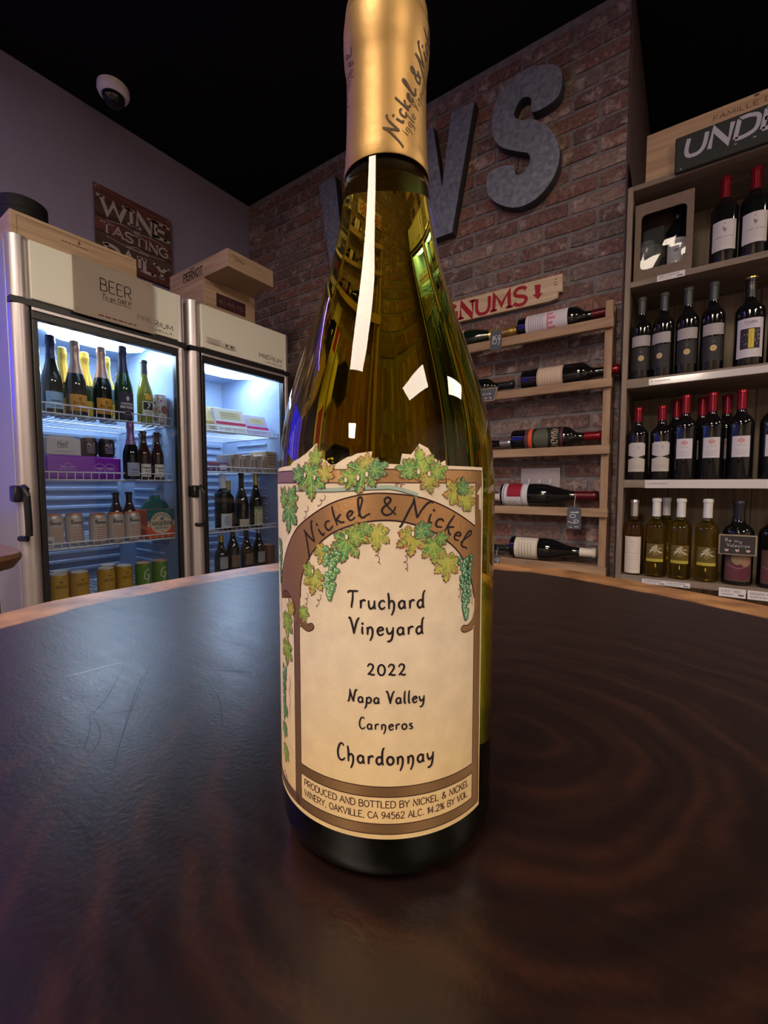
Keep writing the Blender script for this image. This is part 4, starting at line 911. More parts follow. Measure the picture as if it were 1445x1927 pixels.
# ------------------------------------------------------------------ what stands in the beer cooler
def fr(depth, y, z): return (FX - depth, y, z)
QZ = R_(90)
BLUE = (.30, .50, .66); ORG = (.62, .28, .03); CL = (.78, .75, .66)
def lab_name(txt, col=(.1, .1, .14), crest=None):
    def f(a, hw, z0, z1):
        h = z1 - z0; a.text(txt, -hw * .62, hw * .62, z0 + h * .42, h * .16, h * .035, col, 2, HAND, slant=.12); a.lines(-hw * .5, hw * .5, z0 + h * .24, 2, h * .12, h * .05, col, 1, len(txt))
        if crest: a.ell(0, z0 + h * .74, hw * .14, h * .11, crest, 1)
    return f
S1 = 1.4485
bottle('sparkling bottle with pale blue label and silver neck foil in the cooler', fr(.165, .499, S1), 'champagne', .034, .295, G_black, F_navy, .70, (22, 84, 32, BLUE, lab_name('Sommets', (.06, .09, .16))), QZ, group='bottles on the top cooler shelf', name='sparkling_bottle')
bottle('first of two orange-label sparkling bottles, next to the pale blue label', fr(.13, .564, S1), 'champagne', .034, .285, G_black, F_pink, .56, (18, 80, 34, ORG, lab_name('Brut Veuve', (.18, .07, .01), (.25, .09, .01))), QZ, group='bottles on the top cooler shelf', name='sparkling_bottle')
bottle('second orange-label sparkling bottle, next to the dark-label champagne', fr(.13, .655, S1), 'champagne', .034, .285, G_black, F_pink, .56, (18, 80, 34, ORG, lab_name('Brut Veuve', (.18, .07, .01), (.25, .09, .01))), QZ, group='bottles on the top cooler shelf', name='sparkling_bottle')
for (y, lb) in ((.555, 'leftmost gold-foil champagne bottle standing behind the orange-label bottles'), (.632, 'middle gold-foil champagne bottle standing behind the orange-label bottles'), (.712, 'rightmost gold-foil champagne bottle standing behind the orange-label bottles')):
    bottle(lb, fr(.225, y, S1), 'champagne', .034, .275, G_green, F_yell, .50, (18, 76, 34, (.75, .44, .02), None), QZ, group='gold-foil champagne bottles', name='sparkling_bottle')
def dark_art(a, hw, z0, z1):
    h = z1 - z0; W = (.55, .52, .5); a.text('CHAMPAGNE', -hw * .7, hw * .7, z0 + h * .52, h * .07, h * .02, W, 2); a.text('BRUT RESERVE', -hw * .75, hw * .75, z0 + h * .38, h * .09, h * .025, W, 2); a.ell(0, z0 + h * .76, hw * .16, h * .09, W, 1); a.lines(-hw * .6, hw * .6, z0 + h * .25, 2, h * .12, h * .03, (.3, .25, .3), 1, 2)
bottle('green champagne bottle with dark purple label and navy foil in the cooler', fr(.10, .722, S1), 'champagne', .0335, .30, G_green, F_navy, .64, (8, 112, 36, (.045, .03, .05), dark_art), QZ, group='bottles on the top cooler shelf', name='sparkling_bottle')
def dancer(a, hw, z0, z1):
    h = z1 - z0; a.rect(-hw * .85, hw * .85, z0 + h * .42, z0 + h * .94, (.03, .03, .03), 1); a.stroke([(-hw * .2, z0 + h * .5), (0, z0 + h * .65), (hw * .15, z0 + h * .72), (-hw * .1, z0 + h * .85), (hw * .3, z0 + h * .8)], h * .07, (.7, .7, .66), 2); a.lines(-hw * .7, hw * .7, z0 + h * .28, 3, h * .1, h * .04, (.2, .2, .16), 1, 4)
bottle('lime-green white wine bottle with black picture label on the top cooler shelf', fr(.10, .806, S1), 'burgundy', .031, .262, G_lime, F_grey, .78, [(28, 88, 24, CL, dancer), (96, 118, 12, (.75, .35, .03), None)], QZ, group='bottles on the top cooler shelf')
def floral(a, R, H):
    a.rect(-60, 60, 12, H - 14, (.50, .46, .44), 0); rg = random.Random(4)
    for k in range(60): a.ell(rg.uniform(-50, 50), rg.uniform(16, H - 18), rg.uniform(2, 7), rg.uniform(2, 6), rg.choice([(.5, .12, .06), (.6, .3, .05), (.12, .25, .08), (.62, .58, .55), (.1, .1, .12), (.45, .1, .2)]), 1 + k % 4)
    a.ell(4, H * .5, 14, 18, (.12, .06, .07), 6); a.ell(4, H * .5, 10, 13, (.3, .1, .12), 7)
can('tall patterned can beside the lime-green bottle on the top cooler shelf', fr(.105, .873, S1), .029, .128, F_silver, rz=QZ, art=floral)
bottle('yellow-labelled small bottle half hidden behind the patterned can', fr(.20, .865, S1), 'beer', .026, .13, G_lime, F_gold, .8, (15, 60, 24, (.7, .35, .03), None), QZ, name='small_bottle')
bottle('pale glass bottle half hidden behind the blue-label bottle at the cooler edge', fr(.26, .478, S1), 'champagne', .032, .27, mat('pale_blue_glass', (.25, .4, .5), .08, coat=.3), F_silver, .6, (20, 80, 30, (.35, .42, .5), None), QZ, name='sparkling_bottle')
# second shelf
S2 = 1.2095
def reflection_pack():
    t = thing('can_tray', 'tray of cans with painted purple neon reflection and round white logos in the cooler', 'can pack', fr(.10, .575, S2), QZ)
    MB().cbox(-.128, .128, 0, .13, 0, .088, .006).build('tray_block', mat('painted_purple_reflection', (.26, .012, .52), .22, coat=.4), t)  # the purple is a neon reflection in the door glass, painted as colour
    A = Art(); W = (.45, .30, .6)
    for x in (48, 84):
        A.stroke([(x + 19 * math.cos(k * math.pi / 10), 42 + 19 * math.sin(k * math.pi / 10)) for k in range(20)], 2.4, W, 1, False, True); A.rect(x - 13, x + 13, 38, 46, W, 1); A.lines(x - 9, x + 9, 32, 1, 4, 3, W, 1, 3)
    A.text('BREWERY', -82, -34, 40, 9, 1.4, W, 1); A.rect(-88, -30, 34, 36, W, 1); A.stroke([(-70, 54), (-58, 60), (-46, 54)], 2, W, 1)
    A.flat('tray_print', t, (0, 0, 0), (1, 0, 0), (0, 0, 1))
    return t
reflection_pack()
ct = thing('drink_carton', 'white carton printed Hell lying on the can tray', 'carton', fr(.11, .509, S2 + .0885), QZ)
MB().cbox(-.056, .056, 0, .09, 0, .062, .003).prism([(-.05, .062), (-.036, .071), (.03, .071), (.05, .062)], .006, .084).build('carton_body', mat('white_card', (.60, .58, .60), .5), ct)
A = Art(); A.text('Hell', -22, 12, 34, 17, 2.2, INK, 1, HAND, slant=.25); A.rect(-22, 12, 28, 30, INK, 1); A.lines(-36, 40, 12, 1, 5, 3, (.3, .28, .3), 1, 2); A.flat('carton_print', ct, (0, 0, 0), (1, 0, 0), (0, 0, 1))
def blk(a, R, H):
    a.rect(-60, 60, 12, H - 14, (.02, .015, .022), 0); a.text('ALE', -14, 14, H * .55, 12, 2.6, (.5, .45, .5), 1); a.lines(-16, 16, H * .42, 3, 8, 4, (.4, .3, .45), 1, 7)
for (y, lb) in ((.603, 'black can on the can tray, the one beside the white carton'), (.667, 'black can on the can tray, the one beside the bottle with painted lilac reflection')):
    can(lb, fr(.145, y, S2 + .0885), .0295, .075, mat('black_can', (.02, .018, .022), .3, .3), rz=QZ, group='black cans on the purple tray', art=blk)
bottle('bottle with lilac reflection painted on its neck and pale blue label on the second cooler shelf', fr(.075, .730, S2), 'champagne', .030, .235, G_red, F_lilac_reflection, .60, (14, 68, 27, (.42, .46, .62), lab_name('Sommets', (.1, .1, .2))), QZ, name='sparkling_bottle')  # neck colour carries the same purple reflection of the door glass
def trap(a, hw, z0, z1):
    h = z1 - z0; a.text('Trappistes', -hw * .85, hw * .85, z0 + h * .66, h * .14, h * .04, INK, 2, HAND); a.text('Roch', -hw * .6, hw * .6, z0 + h * .42, h * .14, h * .04, INK, 2, HAND); a.ell(0, z0 + h * .2, hw * .2, h * .09, (.12, .1, .4), 2)
for (d, y, lb) in ((.10, .793, 'brown beer bottle with white script label, beside the bottle with painted lilac reflection'), (.10, .850, 'brown beer bottle with white script label, nearest the cooler wall'), (.19, .83, 'unlabelled dark beer bottle in the row behind the script-label beers'), (.19, .89, 'last dark beer bottle at the back against the cooler wall')):
    bottle(lb, fr(d, y, S2), 'beer', .0265, .205, G_brown, None, .9, (12, 66, 22, CL, trap) if d < .15 else None, QZ, group='brown beer bottles', name='beer_bottle')
# third shelf
S3 = .9565
def brew(a, R, H):
    a.rect(-60, 60, 12, H - 16, (.52, .45, .40), 0); a.text('Boone', -19, 19, H * .68, 15, 2.6, INK, 1, HAND); a.lines(-17, 17, H * .54, 6, 9, 3.4, (.5, .14, .04), 1, 3)
M_ol = mat('orange_can_carrier', (.62, .19, .03), .45); M_tan = mat('pale_can', (.52, .45, .40), .35, .3)
for (d, y, lb) in ((.10, .608, 'orange-topped pale can, first of the front row in the cooler'), (.10, .672, 'orange-topped pale can, middle of the front row in the cooler'), (.10, .736, 'orange-topped pale can beside the teal and orange carrier'), (.165, .55, 'orange-topped pale can one step behind the front row'), (.175, .486, 'orange-topped pale can farthest to the side by the door edge')):
    can(lb, fr(d, y, S3), .0305, .118, M_tan, None, M_ol, QZ, 'orange-topped cans', brew)
kc = thing('bottle_carrier', 'teal and orange beer carrier with round KENTUCKY TANGERINE badge', 'carton', fr(.075, .846, S3), QZ)
MB().cbox(-.062, .062, 0, .10, 0, .125, .003, 0).prism([(-.062, .125), (.062, .125), (.045, .155), (.022, .165), (.018, .185), (-.018, .185), (-.022, .165), (-.045, .155)], .04, .06, 1).build('carrier_body', [mat('orange_card', (.62, .10, .03), .5), mat('teal_card', (.012, .12, .13), .5)], kc)
A = Art(); A.poly([(-62, 125), (-62, 62), (-44, 62), (44, 62), (62, 62), (62, 125)][::-1], (.012, .12, .13), 0); A.ell(0, 66, 47, 47, (.60, .50, .36), 1, 28); A.rect(-58, 58, 52, 76, (.60, .50, .36), 2)
A.text('TANGERINE', -54, 54, 55, 17, 3, (.05, .06, .07), 3, CAPS, .6); A.text('CREAM ALE', -30, 30, 40, 8, 1.8, (.05, .06, .07), 3)
for k, ch in enumerate('KENTUCKY'):
    an = R_(145 - k * 110 / 7); A.glyphs(ch, CAPS, (lambda an: (lambda a, b: (33 * math.cos(an) + (a - 3) * 1.1 * math.sin(an) + b * 1.1 * math.cos(an), 64 + 33 * math.sin(an) - (a - 3) * 1.1 * math.cos(an) + b * 1.1 * math.sin(an))))(an), 2.2, (.05, .06, .07), 3)
A.poly([(-8, 80), (-4, 84), (2, 92), (8, 88), (12, 92), (12, 82), (6, 78), (4, 80), (0, 78)], (.03, .16, .2), 3); A.text('Ale', -9, 9, 28, 8, 1.8, (.5, .12, .05), 3, HAND)
A.flat('carrier_print', kc, (0, 0, 0), (1, 0, 0), (0, 0, 1))
for (y, lb) in ((.745, 'dark beer bottle behind the third-shelf cans, farther from the wall'), (.80, 'dark beer bottle just behind the teal and orange carrier')):
    bottle(lb, fr(.26, y, S3), 'beer', .028, .20, G_brown, F_grey, .9, None, QZ, group='dark bottles behind the cans', name='beer_bottle')
for (y, lb) in ((.885, 'copper-lidded can pack stacked behind the carrier'),):
    can(lb, fr(.23, y, S3), .033, .165, mat('copper_can', (.16, .07, .05), .3, .5), None, F_pink, QZ)
sm = thing('price_card', 'small white card standing at the edge of the third cooler shelf', 'card', fr(.085, .446, S3), QZ)
MB().cbox(-.012, .012, 0, .004, 0, .042, .001).build('card', mat('white_card', (.60, .58, .60), .5), sm); A = Art(); A.text('M', -5, 5, 16, 12, 2.4, INK, 1); A.flat('card_print', sm, (0, 0, 0), (1, 0, 0), (0, 0, 1))
# bottom row
S4 = .7345
def yel(a, R, H):
    a.rect(-60, 60, 12, H - 14, (.46, .26, .03), 0); a.text('VIZCAYA', -20, 20, H * .58, 10, 1.8, (.14, .06, .01), 1); a.ell(0, H * .76, 5, 3, (.14, .06, .01), 1); rg = random.Random(3)
    for k in range(-6, 7): a.poly([(k * 7 - 4, 12), (k * 7 + 5, 12), (k * 7, 18 + rg.random() * 14)], (.06, .02, .02), 1)
def grn(a, R, H):
    a.rect(-60, 60, 12, H - 14, (.10, .22, .035), 0); a.stroke([(10, H * .78), (-6, H * .7), (-10, H * .5), (2, H * .42), (8, H * .55), (0, H * .6)], 3.6, (.6, .6, .5), 1); a.stroke([(14, H * .6), (4, H * .34), (-6, H * .26)], 3, (.6, .6, .5), 1)
M_yc = mat('yellow_can', (.46, .26, .03), .3, .3); M_gc = mat('green_can', (.1, .22, .035), .3, .3); M_wl = mat('white_lid', (.66, .62, .58), .45); M_pl = mat('peach_lid', (.6, .36, .25), .45)
for (d, y, bm_, lid, fn, lb) in ((.11, .472, M_yc, M_wl, yel, 'yellow can with white lid nearest the cooler hinge post'), (.10, .537, M_yc, M_wl, yel, 'second yellow can with white lid from the hinge post'), (.10, .630, M_yc, M_wl, yel, 'third yellow can with white lid, after the gap'), (.10, .698, M_yc, M_wl, yel, 'yellow can with white lid touching the green cans'),
        (.17, .50, M_yc, M_wl, yel, 'yellow can in the second row behind the first pair'), (.17, .665, M_yc, M_wl, yel, 'yellow can in the second row behind the later pair'), (.10, .775, M_gc, M_pl, grn, 'green can with white curl beside the yellow cans'), (.10, .846, M_gc, M_pl, grn, 'green can with white curl nearest the cooler wall')):
    can(lb, fr(d, y, S4), .031, .122, bm_, None, lid, QZ, 'cans on the lowest visible shelf', fn)

# ------------------------------------------------------------------ what stands in the wine cooler
Z1 = 1.4525
def pack(label, y, z, d, w_, h_, lean, yaw, col, stripe, k):
    t = thing('cheese_pack', label, 'snack pack', fr(d, y, z), 0, 'snack packs on the top shelf', (R_(-lean), 0, QZ + R_(yaw)))
    MB().cbox(-w_ / 2, w_ / 2, 0, .016, 0, h_, .003).build('wrapper', mat('pack_' + str(k), col, .3), t)
    A = Art(); A.rect(-w_ * 480, w_ * 480, h_ * 300, h_ * 420, stripe, 1); A.rect(-w_ * 300, w_ * 350, h_ * 560, h_ * 860, (.62, .52, .25), 1); A.lines(-w_ * 280, w_ * 300, h_ * 760, 2, h_ * 90, h_ * 30, (.3, .2, .2), 2, k); A.lines(-w_ * 400, w_ * 400, h_ * 180, 2, h_ * 80, h_ * 30, (.4, .36, .36), 2, k + 5)
    A.flat('wrapper_print', t, (0, 0, 0), (1, 0, 0), (0, 0, 1))
pack('front cream snack pack with red stripe leaning in the wine cooler', 1.235, Z1, .09, .17, .135, 24, -6, (.74, .68, .56), (.55, .03, .1), 1)
pack('lilac snack pack with red stripe leaning beside the cream one', 1.40, Z1, .085, .14, .125, 28, -4, (.52, .45, .60), (.55, .03, .14), 2)
pack('yellowish snack pack tucked behind the cream one', 1.20, Z1, .14, .17, .14, 22, -6, (.72, .60, .30), (.5, .3, .1), 3)
Z2 = 1.2545
for k in range(9):
    t = thing('cracker_box', 'narrow cracker box %s in the upright row on the second shelf' % ['nearest the purple tray', 'second from the purple tray', 'third from the purple tray', 'fourth from the purple tray', 'in the middle', 'fourth from the brown carton', 'third from the brown carton', 'second from the brown carton', 'beside the brown carton'][k], 'box', fr(.10, 1.232 + k * .0245, Z2), QZ, 'upright cracker boxes')
    MB().cbox(-.0112, .0112, 0, .12, 0, .086 + .004 * (k % 3), .002).build('box_body', mat('cracker_%d' % (k % 3), [(.50, .40, .30), (.36, .27, .2), (.6, .54, .46)][k % 3], .55), t)
    A = Art(); A.rect(-6, 6, 14, 66, [(.3, .2, .14), (.55, .46, .36), (.34, .26, .2)][k % 3], 1); A.lines(-4, 4, 58, 4, 11, 5, (.16, .1, .08), 2, k); A.flat('box_print', t, (0, 0, 0), (1, 0, 0), (0, 0, 1))
t = thing('cardboard_box', 'brown printed carton at the end of the cracker box row', 'box', fr(.085, 1.482, Z2), QZ)
MB().cbox(-.045, .045, 0, .15, 0, .115, .002).build('box_body', mat('brown_card', (.36, .25, .14), .6), t); A = Art(); A.lines(-36, 36, 92, 4, 16, 7, (.12, .07, .04), 1, 3); A.flat('box_print', t, (0, 0, 0), (1, 0, 0), (0, 0, 1))
t = thing('snack_tray', 'purple snack tray with white corner label lying left of the cracker boxes', 'tray', fr(.11, 1.155, Z2), QZ)
MB().cbox(-.06, .06, 0, .12, 0, .05, .006).build('tray_body', mat('purple_tray', (.20, .12, .26), .35), t); A = Art(); A.rect(10, 50, 8, 34, (.66, .66, .62), 1); A.rect(-50, -4, 36, 44, (.5, .12, .1), 1); A.flat('tray_label', t, (0, 0, 0), (1, 0, 0), (0, 0, 1))
Z3 = .9595
def swirl(a, hw, z0, z1):
    h = z1 - z0
    for k in range(5): a.ell(-2 + k * .6, z0 + h * (.5 + .02 * k), hw * (.52 - .1 * k), h * (.38 - .07 * k), [(.2, .42, .66), (.35, .55, .75), (.6, .35, .38), (.25, .5, .7), (.7, .6, .6)][k], 1 + k)
def nn_small(a, hw, z0, z1):
    h = z1 - z0; a.rect(-hw, hw, z0 + h * .84, z1, (.25, .3, .12), 1); a.stroke([(-hw * .7, z0 + h * .1), (-hw * .7, z0 + h * .55), (-hw * .4, z0 + h * .75), (0, z0 + h * .8), (hw * .4, z0 + h * .75), (hw * .7, z0 + h * .55), (hw * .7, z0 + h * .1)], h * .035, (.3, .26, .14), 2); a.lines(-hw * .4, hw * .4, z0 + h * .55, 4, h * .12, h * .04, (.2, .18, .12), 2, 3)
bottle('wide bottle with white cap and square blue swirl label in the wine cooler', fr(.12, 1.185, Z3), 'bordeaux', .041, .285, G_black, F_white, .74, (14, 84, 34, (.68, .68, .66), swirl), QZ, group='bottles in the wine cooler')
bottle('dark bottle with low cream label in the middle of the wine cooler shelf', fr(.12, 1.297, Z3), 'burgundy', .036, .290, G_black, F_black, .78, (10, 50, 34, (.62, .57, .44), lambda a, hw, z0, z1: a.text('S.A.', hw * .3, hw * .8, z0 + 16, 7, 1.6, (.4, .08, .04), 1)), QZ, group='bottles in the wine cooler')
bottle('bottle with gold cap and arched pale green label in the wine cooler', fr(.12, 1.388, Z3), 'burgundy', .036, .292, G_black, F_gold, .78, (10, 112, 31, (.62, .62, .42), nn_small), QZ, group='bottles in the wine cooler')
bottle('small gold-labelled bottle standing between the two front bottles', fr(.20, 1.275, Z3), 'bordeaux', .03, .25, G_black, F_gold, .8, (20, 80, 26, (.5, .36, .1), None), QZ, group='bottles in the wine cooler')
bottle('squat jar-topped dark bottle behind the gold-capped bottle', fr(.22, 1.475, Z3), 'bordeaux', .036, .24, G_brown, F_cream, .8, None, QZ, group='bottles in the wine cooler')
for (d, y, g, c_, hh, lb) in ((.13, 1.175, G_black, F_gold, .2, 'squat gold-capped bottle at the bottom of the wine cooler'), (.13, 1.245, G_black, F_maroon, .25, 'dark red-capped bottle second from the post at the cooler bottom'), (.13, 1.33, G_black, F_grey, .22, 'grey-capped dark bottle in the middle of the cooler bottom'), (.13, 1.41, G_black, F_silver, .23, 'silver-capped bottle with grey label at the cooler bottom')):
    bottle(lb, fr(d, y, S4), 'burgundy', .034, hh, g, c_, .82, (30, 90, 26, (.36, .36, .38) if c_ in (F_silver, F_gold) else (.2, .13, .08), None), QZ, group='bottles at the bottom of the wine cooler')
for k, lb in enumerate(('brown round jar at the cooler bottom beside the silver-capped bottle', 'brown round jar at the cooler bottom nearest the wall')):
    can(lb, fr(.12, 1.468 + k * .062, S4), .029, .12, mat('brown_jar', (.12, .05, .03), .2, coat=.4), None, F_pink, QZ, 'brown jars', name='glass_jar', cat='jar')

# ------------------------------------------------------------------ on top of the coolers and on the left wall
PINE = wood('pine_box', (.36, .235, .15), (.50, .345, .23), (4, 4, 60), .65); PINE2 = wood('pine_box_y', (.36, .23, .14), (.52, .35, .22), (60, 4, 60), .65)
def crate(t, w_, d, h_, th=.009, openbot=False, mt=None):
    """wooden box: four side boards and two panels, local x width, y depth from 0 back"""
    mt = mt or PINE
    MB().cbox(-w_ / 2, w_ / 2, 0, th, 0, h_, .001).build('front_board', mt, t); MB().cbox(-w_ / 2, w_ / 2, d - th, d, 0, h_, .001).build('back_board', mt, t)
    MB().cbox(-w_ / 2, -w_ / 2 + th, th, d - th, 0, h_, .001).build('side_board', mt, t); MB().cbox(w_ / 2 - th, w_ / 2, th, d - th, 0, h_, .001).build('side_board', mt, t)
    MB().cbox(-w_ / 2 + th, w_ / 2 - th, th, d - th, 0, th, .001).build('base_board', mt, t)
    MB().cbox(-w_ / 2 + th, w_ / 2 - th, th, d - th, h_ - th, h_ - .001, .001).build('lid_board', mt, t)
t = thing('wooden_crate', 'low pine wine box lying flat on top of the beer cooler', 'wooden box', (FX - .052, .567, 2.005), R_(90))
crate(t, .40, .30, .088)
A = Art(); DW = (.15, .08, .06); A.poly([(-182, 76), (182, 76), (182, 74.4), (-182, 74.4)][::-1], DW, 1); A.rect(-183, -181.5, 8, 76, DW, 1); A.ell(-2, 60, 5, 4, DW, 1); A.ell(-2, 67, 3, 3, DW, 1); A.lines(-60, 30, 47, 1, 5, 4, DW, 1, 3); A.lines(120, 186, 8, 1, 5, 5, DW, 1, 8)
A.flat('stencil_print', t, (0, 0, 0), (1, 0, 0), (0, 0, 1))
t = thing('black_drum', 'round black container behind the pine box on the beer cooler', 'container', (-2.14, .515, 2.005))
MB().lathe([(0, 0), (.076, 0), (.08, .004), (.08, .30), (.076, .304), (0, .304)], 40).build('drum_body', mat('black_felt', (.006, .006, .006), .7), t, 40)
MB().lathe([(.0802, .262), (.0815, .263), (.0815, .304), (.077, .3085), (0, .3085)], 40).build('drum_lid', MATS['black_felt'], t, 40)
# two crates on the wine cooler
t = thing('wooden_crate', 'lower pine wine crate with dark red AALTO label on the wine cooler', 'wooden box', (-1.888, 1.306, 2.006), R_(90))
crate(t, .302, .33, .202)
A = Art(); A.rect(-88, 88, 82, 150, (.05, .018, .024), 1); A.text('A', -72, -52, 104, 22, 2.4, (.26, .14, .12), 2, CAPS, .6); A.rect(-42, -40.6, 92, 140, (.26, .14, .12), 2); A.text('AALTO', -24, 70, 106, 18, 2.2, (.26, .14, .12), 2); A.flat('crate_label', t, (0, 0, 0), (1, 0, 0), (0, 0, 1))
A = Art(); A.lines(60, 210, 60, 4, 14, 3, (.16, .1, .07), 1, 4); A.flat('side_print', t, (-.151, .33, 0), (0, -1, 0), (0, 0, 1))
t = thing('wooden_crate', 'upper pine wine crate jutting forward over the AALTO crate', 'wooden box', (-1.70, 1.29, 2.2085), R_(90))
crate(t, .272, .50, .082)
A = Art(); A.text('PERNOT', 130, 300, 22, 34, 7, (.03, .025, .025), 1, CAPS, 1.0); A.text('DOM', 190, 230, 62, 10, 2.4, (.03, .025, .025), 1); A.rect(125, 306, 14, 17, (.03, .025, .025), 1); A.flat('side_print', t, (-.136, .5, 0), (0, -1, 0), (0, 0, 1))
A = Art(); A.stroke([(-110, 64), (-80, 52), (-60, 50), (-40, 46)], 3, (.1, .05, .03), 1); A.lines(-100, -40, 40, 1, 5, 4, (.14, .08, .05), 1, 3); A.flat('front_print', t, (0, 0, 0), (1, 0, 0), (0, 0, 1))
# wall sign made of planks
t = thing('wall_sign', 'weathered red plank sign reading WINE TASTING DAILY on the grey wall', 'sign', (WX + .003, 1.079, 2.32), R_(90))
SW = wood('red_sign_wood', (.05, .014, .014), (.17, .045, .04), (3, 3, 30), .7); SW2 = wood('brown_sign_wood', (.04, .02, .017), (.10, .05, .04), (3, 3, 30), .7)
for k in range(5): MB().cbox(-.198, .198, -.018, -.004, k * .076, k * .076 + .0745, .001).build('plank', (SW, SW2)[k % 2], t)
A = Art(); W = (.42, .36, .37)
A.text('WINE', -172, 172, 248, 78, 17, W, 1, CAPS, 1.6); A.text('TASTING', -170, 172, 156, 46, 9, W, 1, CAPS, 1.1); A.text('DAILY', -160, 165, 32, 66, 17, W, 1, CAPS, 1.4)
A.stroke([(-150, 218), (-60, 228), (0, 214), (60, 226), (150, 216)], 3, W, 1); A.text('AND', -16, 20, 214, 14, 3, W, 2); A.stroke([(-150, 138), (-60, 128), (0, 142), (60, 130), (150, 138)], 3, W, 1); A.lines(-60, 70, 122, 1, 5, 8, W, 1, 3)
for q in ((-184, 362), (184, 362), (-184, 14), (184, 14)): A.stroke([(q[0] + 10 * math.cos(k * .6), q[1] + 10 * math.sin(k * .6)) for k in range(8)], 2.4, W, 1)
A.flat('lettering', t, (0, -.018, 0), (1, 0, 0), (0, 0, 1))
# ceiling dome camera
t = thing('dome_camera', 'white dome security camera fixed to the black ceiling', 'security camera', (-2.19, .90, CZ))
MB().lathe([(.0, -.001), (.058, -.001), (.066, -.008), (.068, -.03), (.062, -.045), (.050, -.052), (.046, -.05)][::-1], 36).build('housing', mat('camera_white', (.85, .80, .88), .45), t, 40)
MB().lathe([(.047, -.046)] + [(.047 * math.cos(k * math.pi / 16), -.05 - .046 * math.sin(k * math.pi / 16)) for k in range(1, 9)], 32, flip=True).build('dome_lens', mat('smoked_dome', (.012, .012, .016), .08, coat=.5), t, 60)
# blue LED screen and strip left of the coolers (seen as blue light and reflections)
t = thing('wall_screen', 'blue lit menu screen hanging on the wall beside the beer cooler', 'screen', (-2.395, -.50, 1.52), R_(90))
MB().cbox(-.48, .48, -.05, -.005, 0, .56, .004).build('bezel', M_blackp, t); MB().box(-.46, .46, -.052, -.0505, .02, .54).build('display', emit_mat('blue_display', (.02, .03, 1.0), BLUE_L), t)
t = thing('led_strip', 'blue LED strip along the top of the wall left of the beer cooler', 'LED strip', (-2.33, -.55, CZ), 0)
MB().cbox(-.012, .012, -.7, .7, -.02, 0, .002).build('channel', M_silver, t); MB().box(-.009, .009, -.69, .69, -.026, -.0205).build('led_diffuser', emit_mat('blue_led', (.36, .20, 1.0), BLUE_L * 14), t)

t = thing('led_strip', 'upright blue LED tube on the wall behind the beer cooler side', 'LED strip', (WX, .12, 1.05), 0)
MB().cbox(0, .012, -.02, .02, 0, 1.15, .002).build('channel', M_silver, t); MB().tube([(.022, 0, .01), (.022, 0, 1.14)], .01, 10).build('led_diffuser', emit_mat('deep_blue_led', (.03, .03, 1.0), BLUE_L * 1.5), t)

# ------------------------------------------------------------------ letters on the brick wall
M_zinc = mat('galvanised_sheet', (.235, .255, .32), .5, .35, noise=(45, .35), bump=(60, .08)); M_ledge = mat('letter_edge', (.045, .045, .055), .6, .3)
def big_letter(label, polys, x0, z0, holes=None):
    t = thing('metal_letter', label, 'wall letter', (x0, BY - .002, z0), 0, 'galvanised wall letters')
    mb = MB(); fr_ = MB()
    for p in polys:
        mb.prism(p, -.045, 0); fr_.prism(p, -.0475, -.0452)
    mb.build('letter_side', M_ledge, t); fr_.build('letter_face', M_zinc, t)
def vee(w_, h_, s_): return [(0, h_), (w_ / 2 - s_ * .55, 0), (w_ / 2 + s_ * .55, 0), (w_, h_), (w_ - s_, h_), (w_ / 2, h_ * .42), (s_, h_)]
Hh = .535
big_letter('galvanised metal letter V, first of the three on the brick wall', [vee(.33, Hh, .125)], -1.706, 2.375)
WP = [(0, Hh), (.105, 0), (.215, 0), (.272, .24), (.33, 0), (.44, 0), (.545, Hh), (.43, Hh), (.385, .225), (.335, .52), (.215, .52), (.165, .225), (.12, Hh)]
big_letter('galvanised metal letter W between the V and the S', [WP], -1.296, 2.375)
SP = [(.314, .478), (.312, .37), (.212, .354), (.202, .414), (.163, .432), (.135, .40), (.133, .372), (.165, .344), (.223, .318), (.288, .248), (.322, .154), (.302, .064), (.229, 0), (.132, 0), (.027, .081), (.02, .186), (.124, .179), (.145, .132), (.18, .128), (.202, .157), (.197, .196), (.148, .226), (.066, .284), (.033, .37), (.052, .476), (.132, .53), (.208, .535)]
big_letter('galvanised metal letter S, last of the three on the brick wall', [catmull(SP, 4, True)], -.70, 2.385)

# ------------------------------------------------------------------ magnum board and rack
RACKW = wood('rack_pine', (.26, .15, .085), (.42, .27, .16), (5, 40, 40), .6); RACKV = wood('rack_pine_v', (.26, .15, .085), (.42, .27, .16), (40, 40, 5), .6)
PALE = wood('sign_pine', (.50, .36, .23), (.66, .50, .34), (5, 40, 60), .65)
t = thing('wooden_sign', 'pale wooden board stencilled MAGNUMS with red letters and a down arrow', 'sign', (-.74, BY - .004, 1.962))
MB().prism([(-.36, .004), (-.36, .104), (.379, .100), (.381, .028), (.364, .03), (.361, .006), (.33, 0), (.2, .002)], -.02, 0).build('board', PALE, t)
A = Art(); RD = (.34, .012, .022)
A.text('MAGNUMS', -345, 236, 14, 72, 15.5, RD, 1, CAPS, 1.6); A.poly([(266, 82), (292, 80), (290, 42), (302, 42), (282, 18), (258, 44), (270, 43)], RD, 1)
for q in ((354, 84), (352, 72), (358, 60), (350, 62)): A.ell(q[0], q[1], 2.6, 2.6, (.04, .02, .01), 1, 8)
A.flat('stencil_lettering', t, (0, -.02, 0), (1, 0, 0), (0, 0, 1))
RYF = 1.704
rk = thing('wine_rack', 'wall-mounted pine rack with five rails for lying magnum bottles', 'wine rack', (-.62, BY - .006, 0))
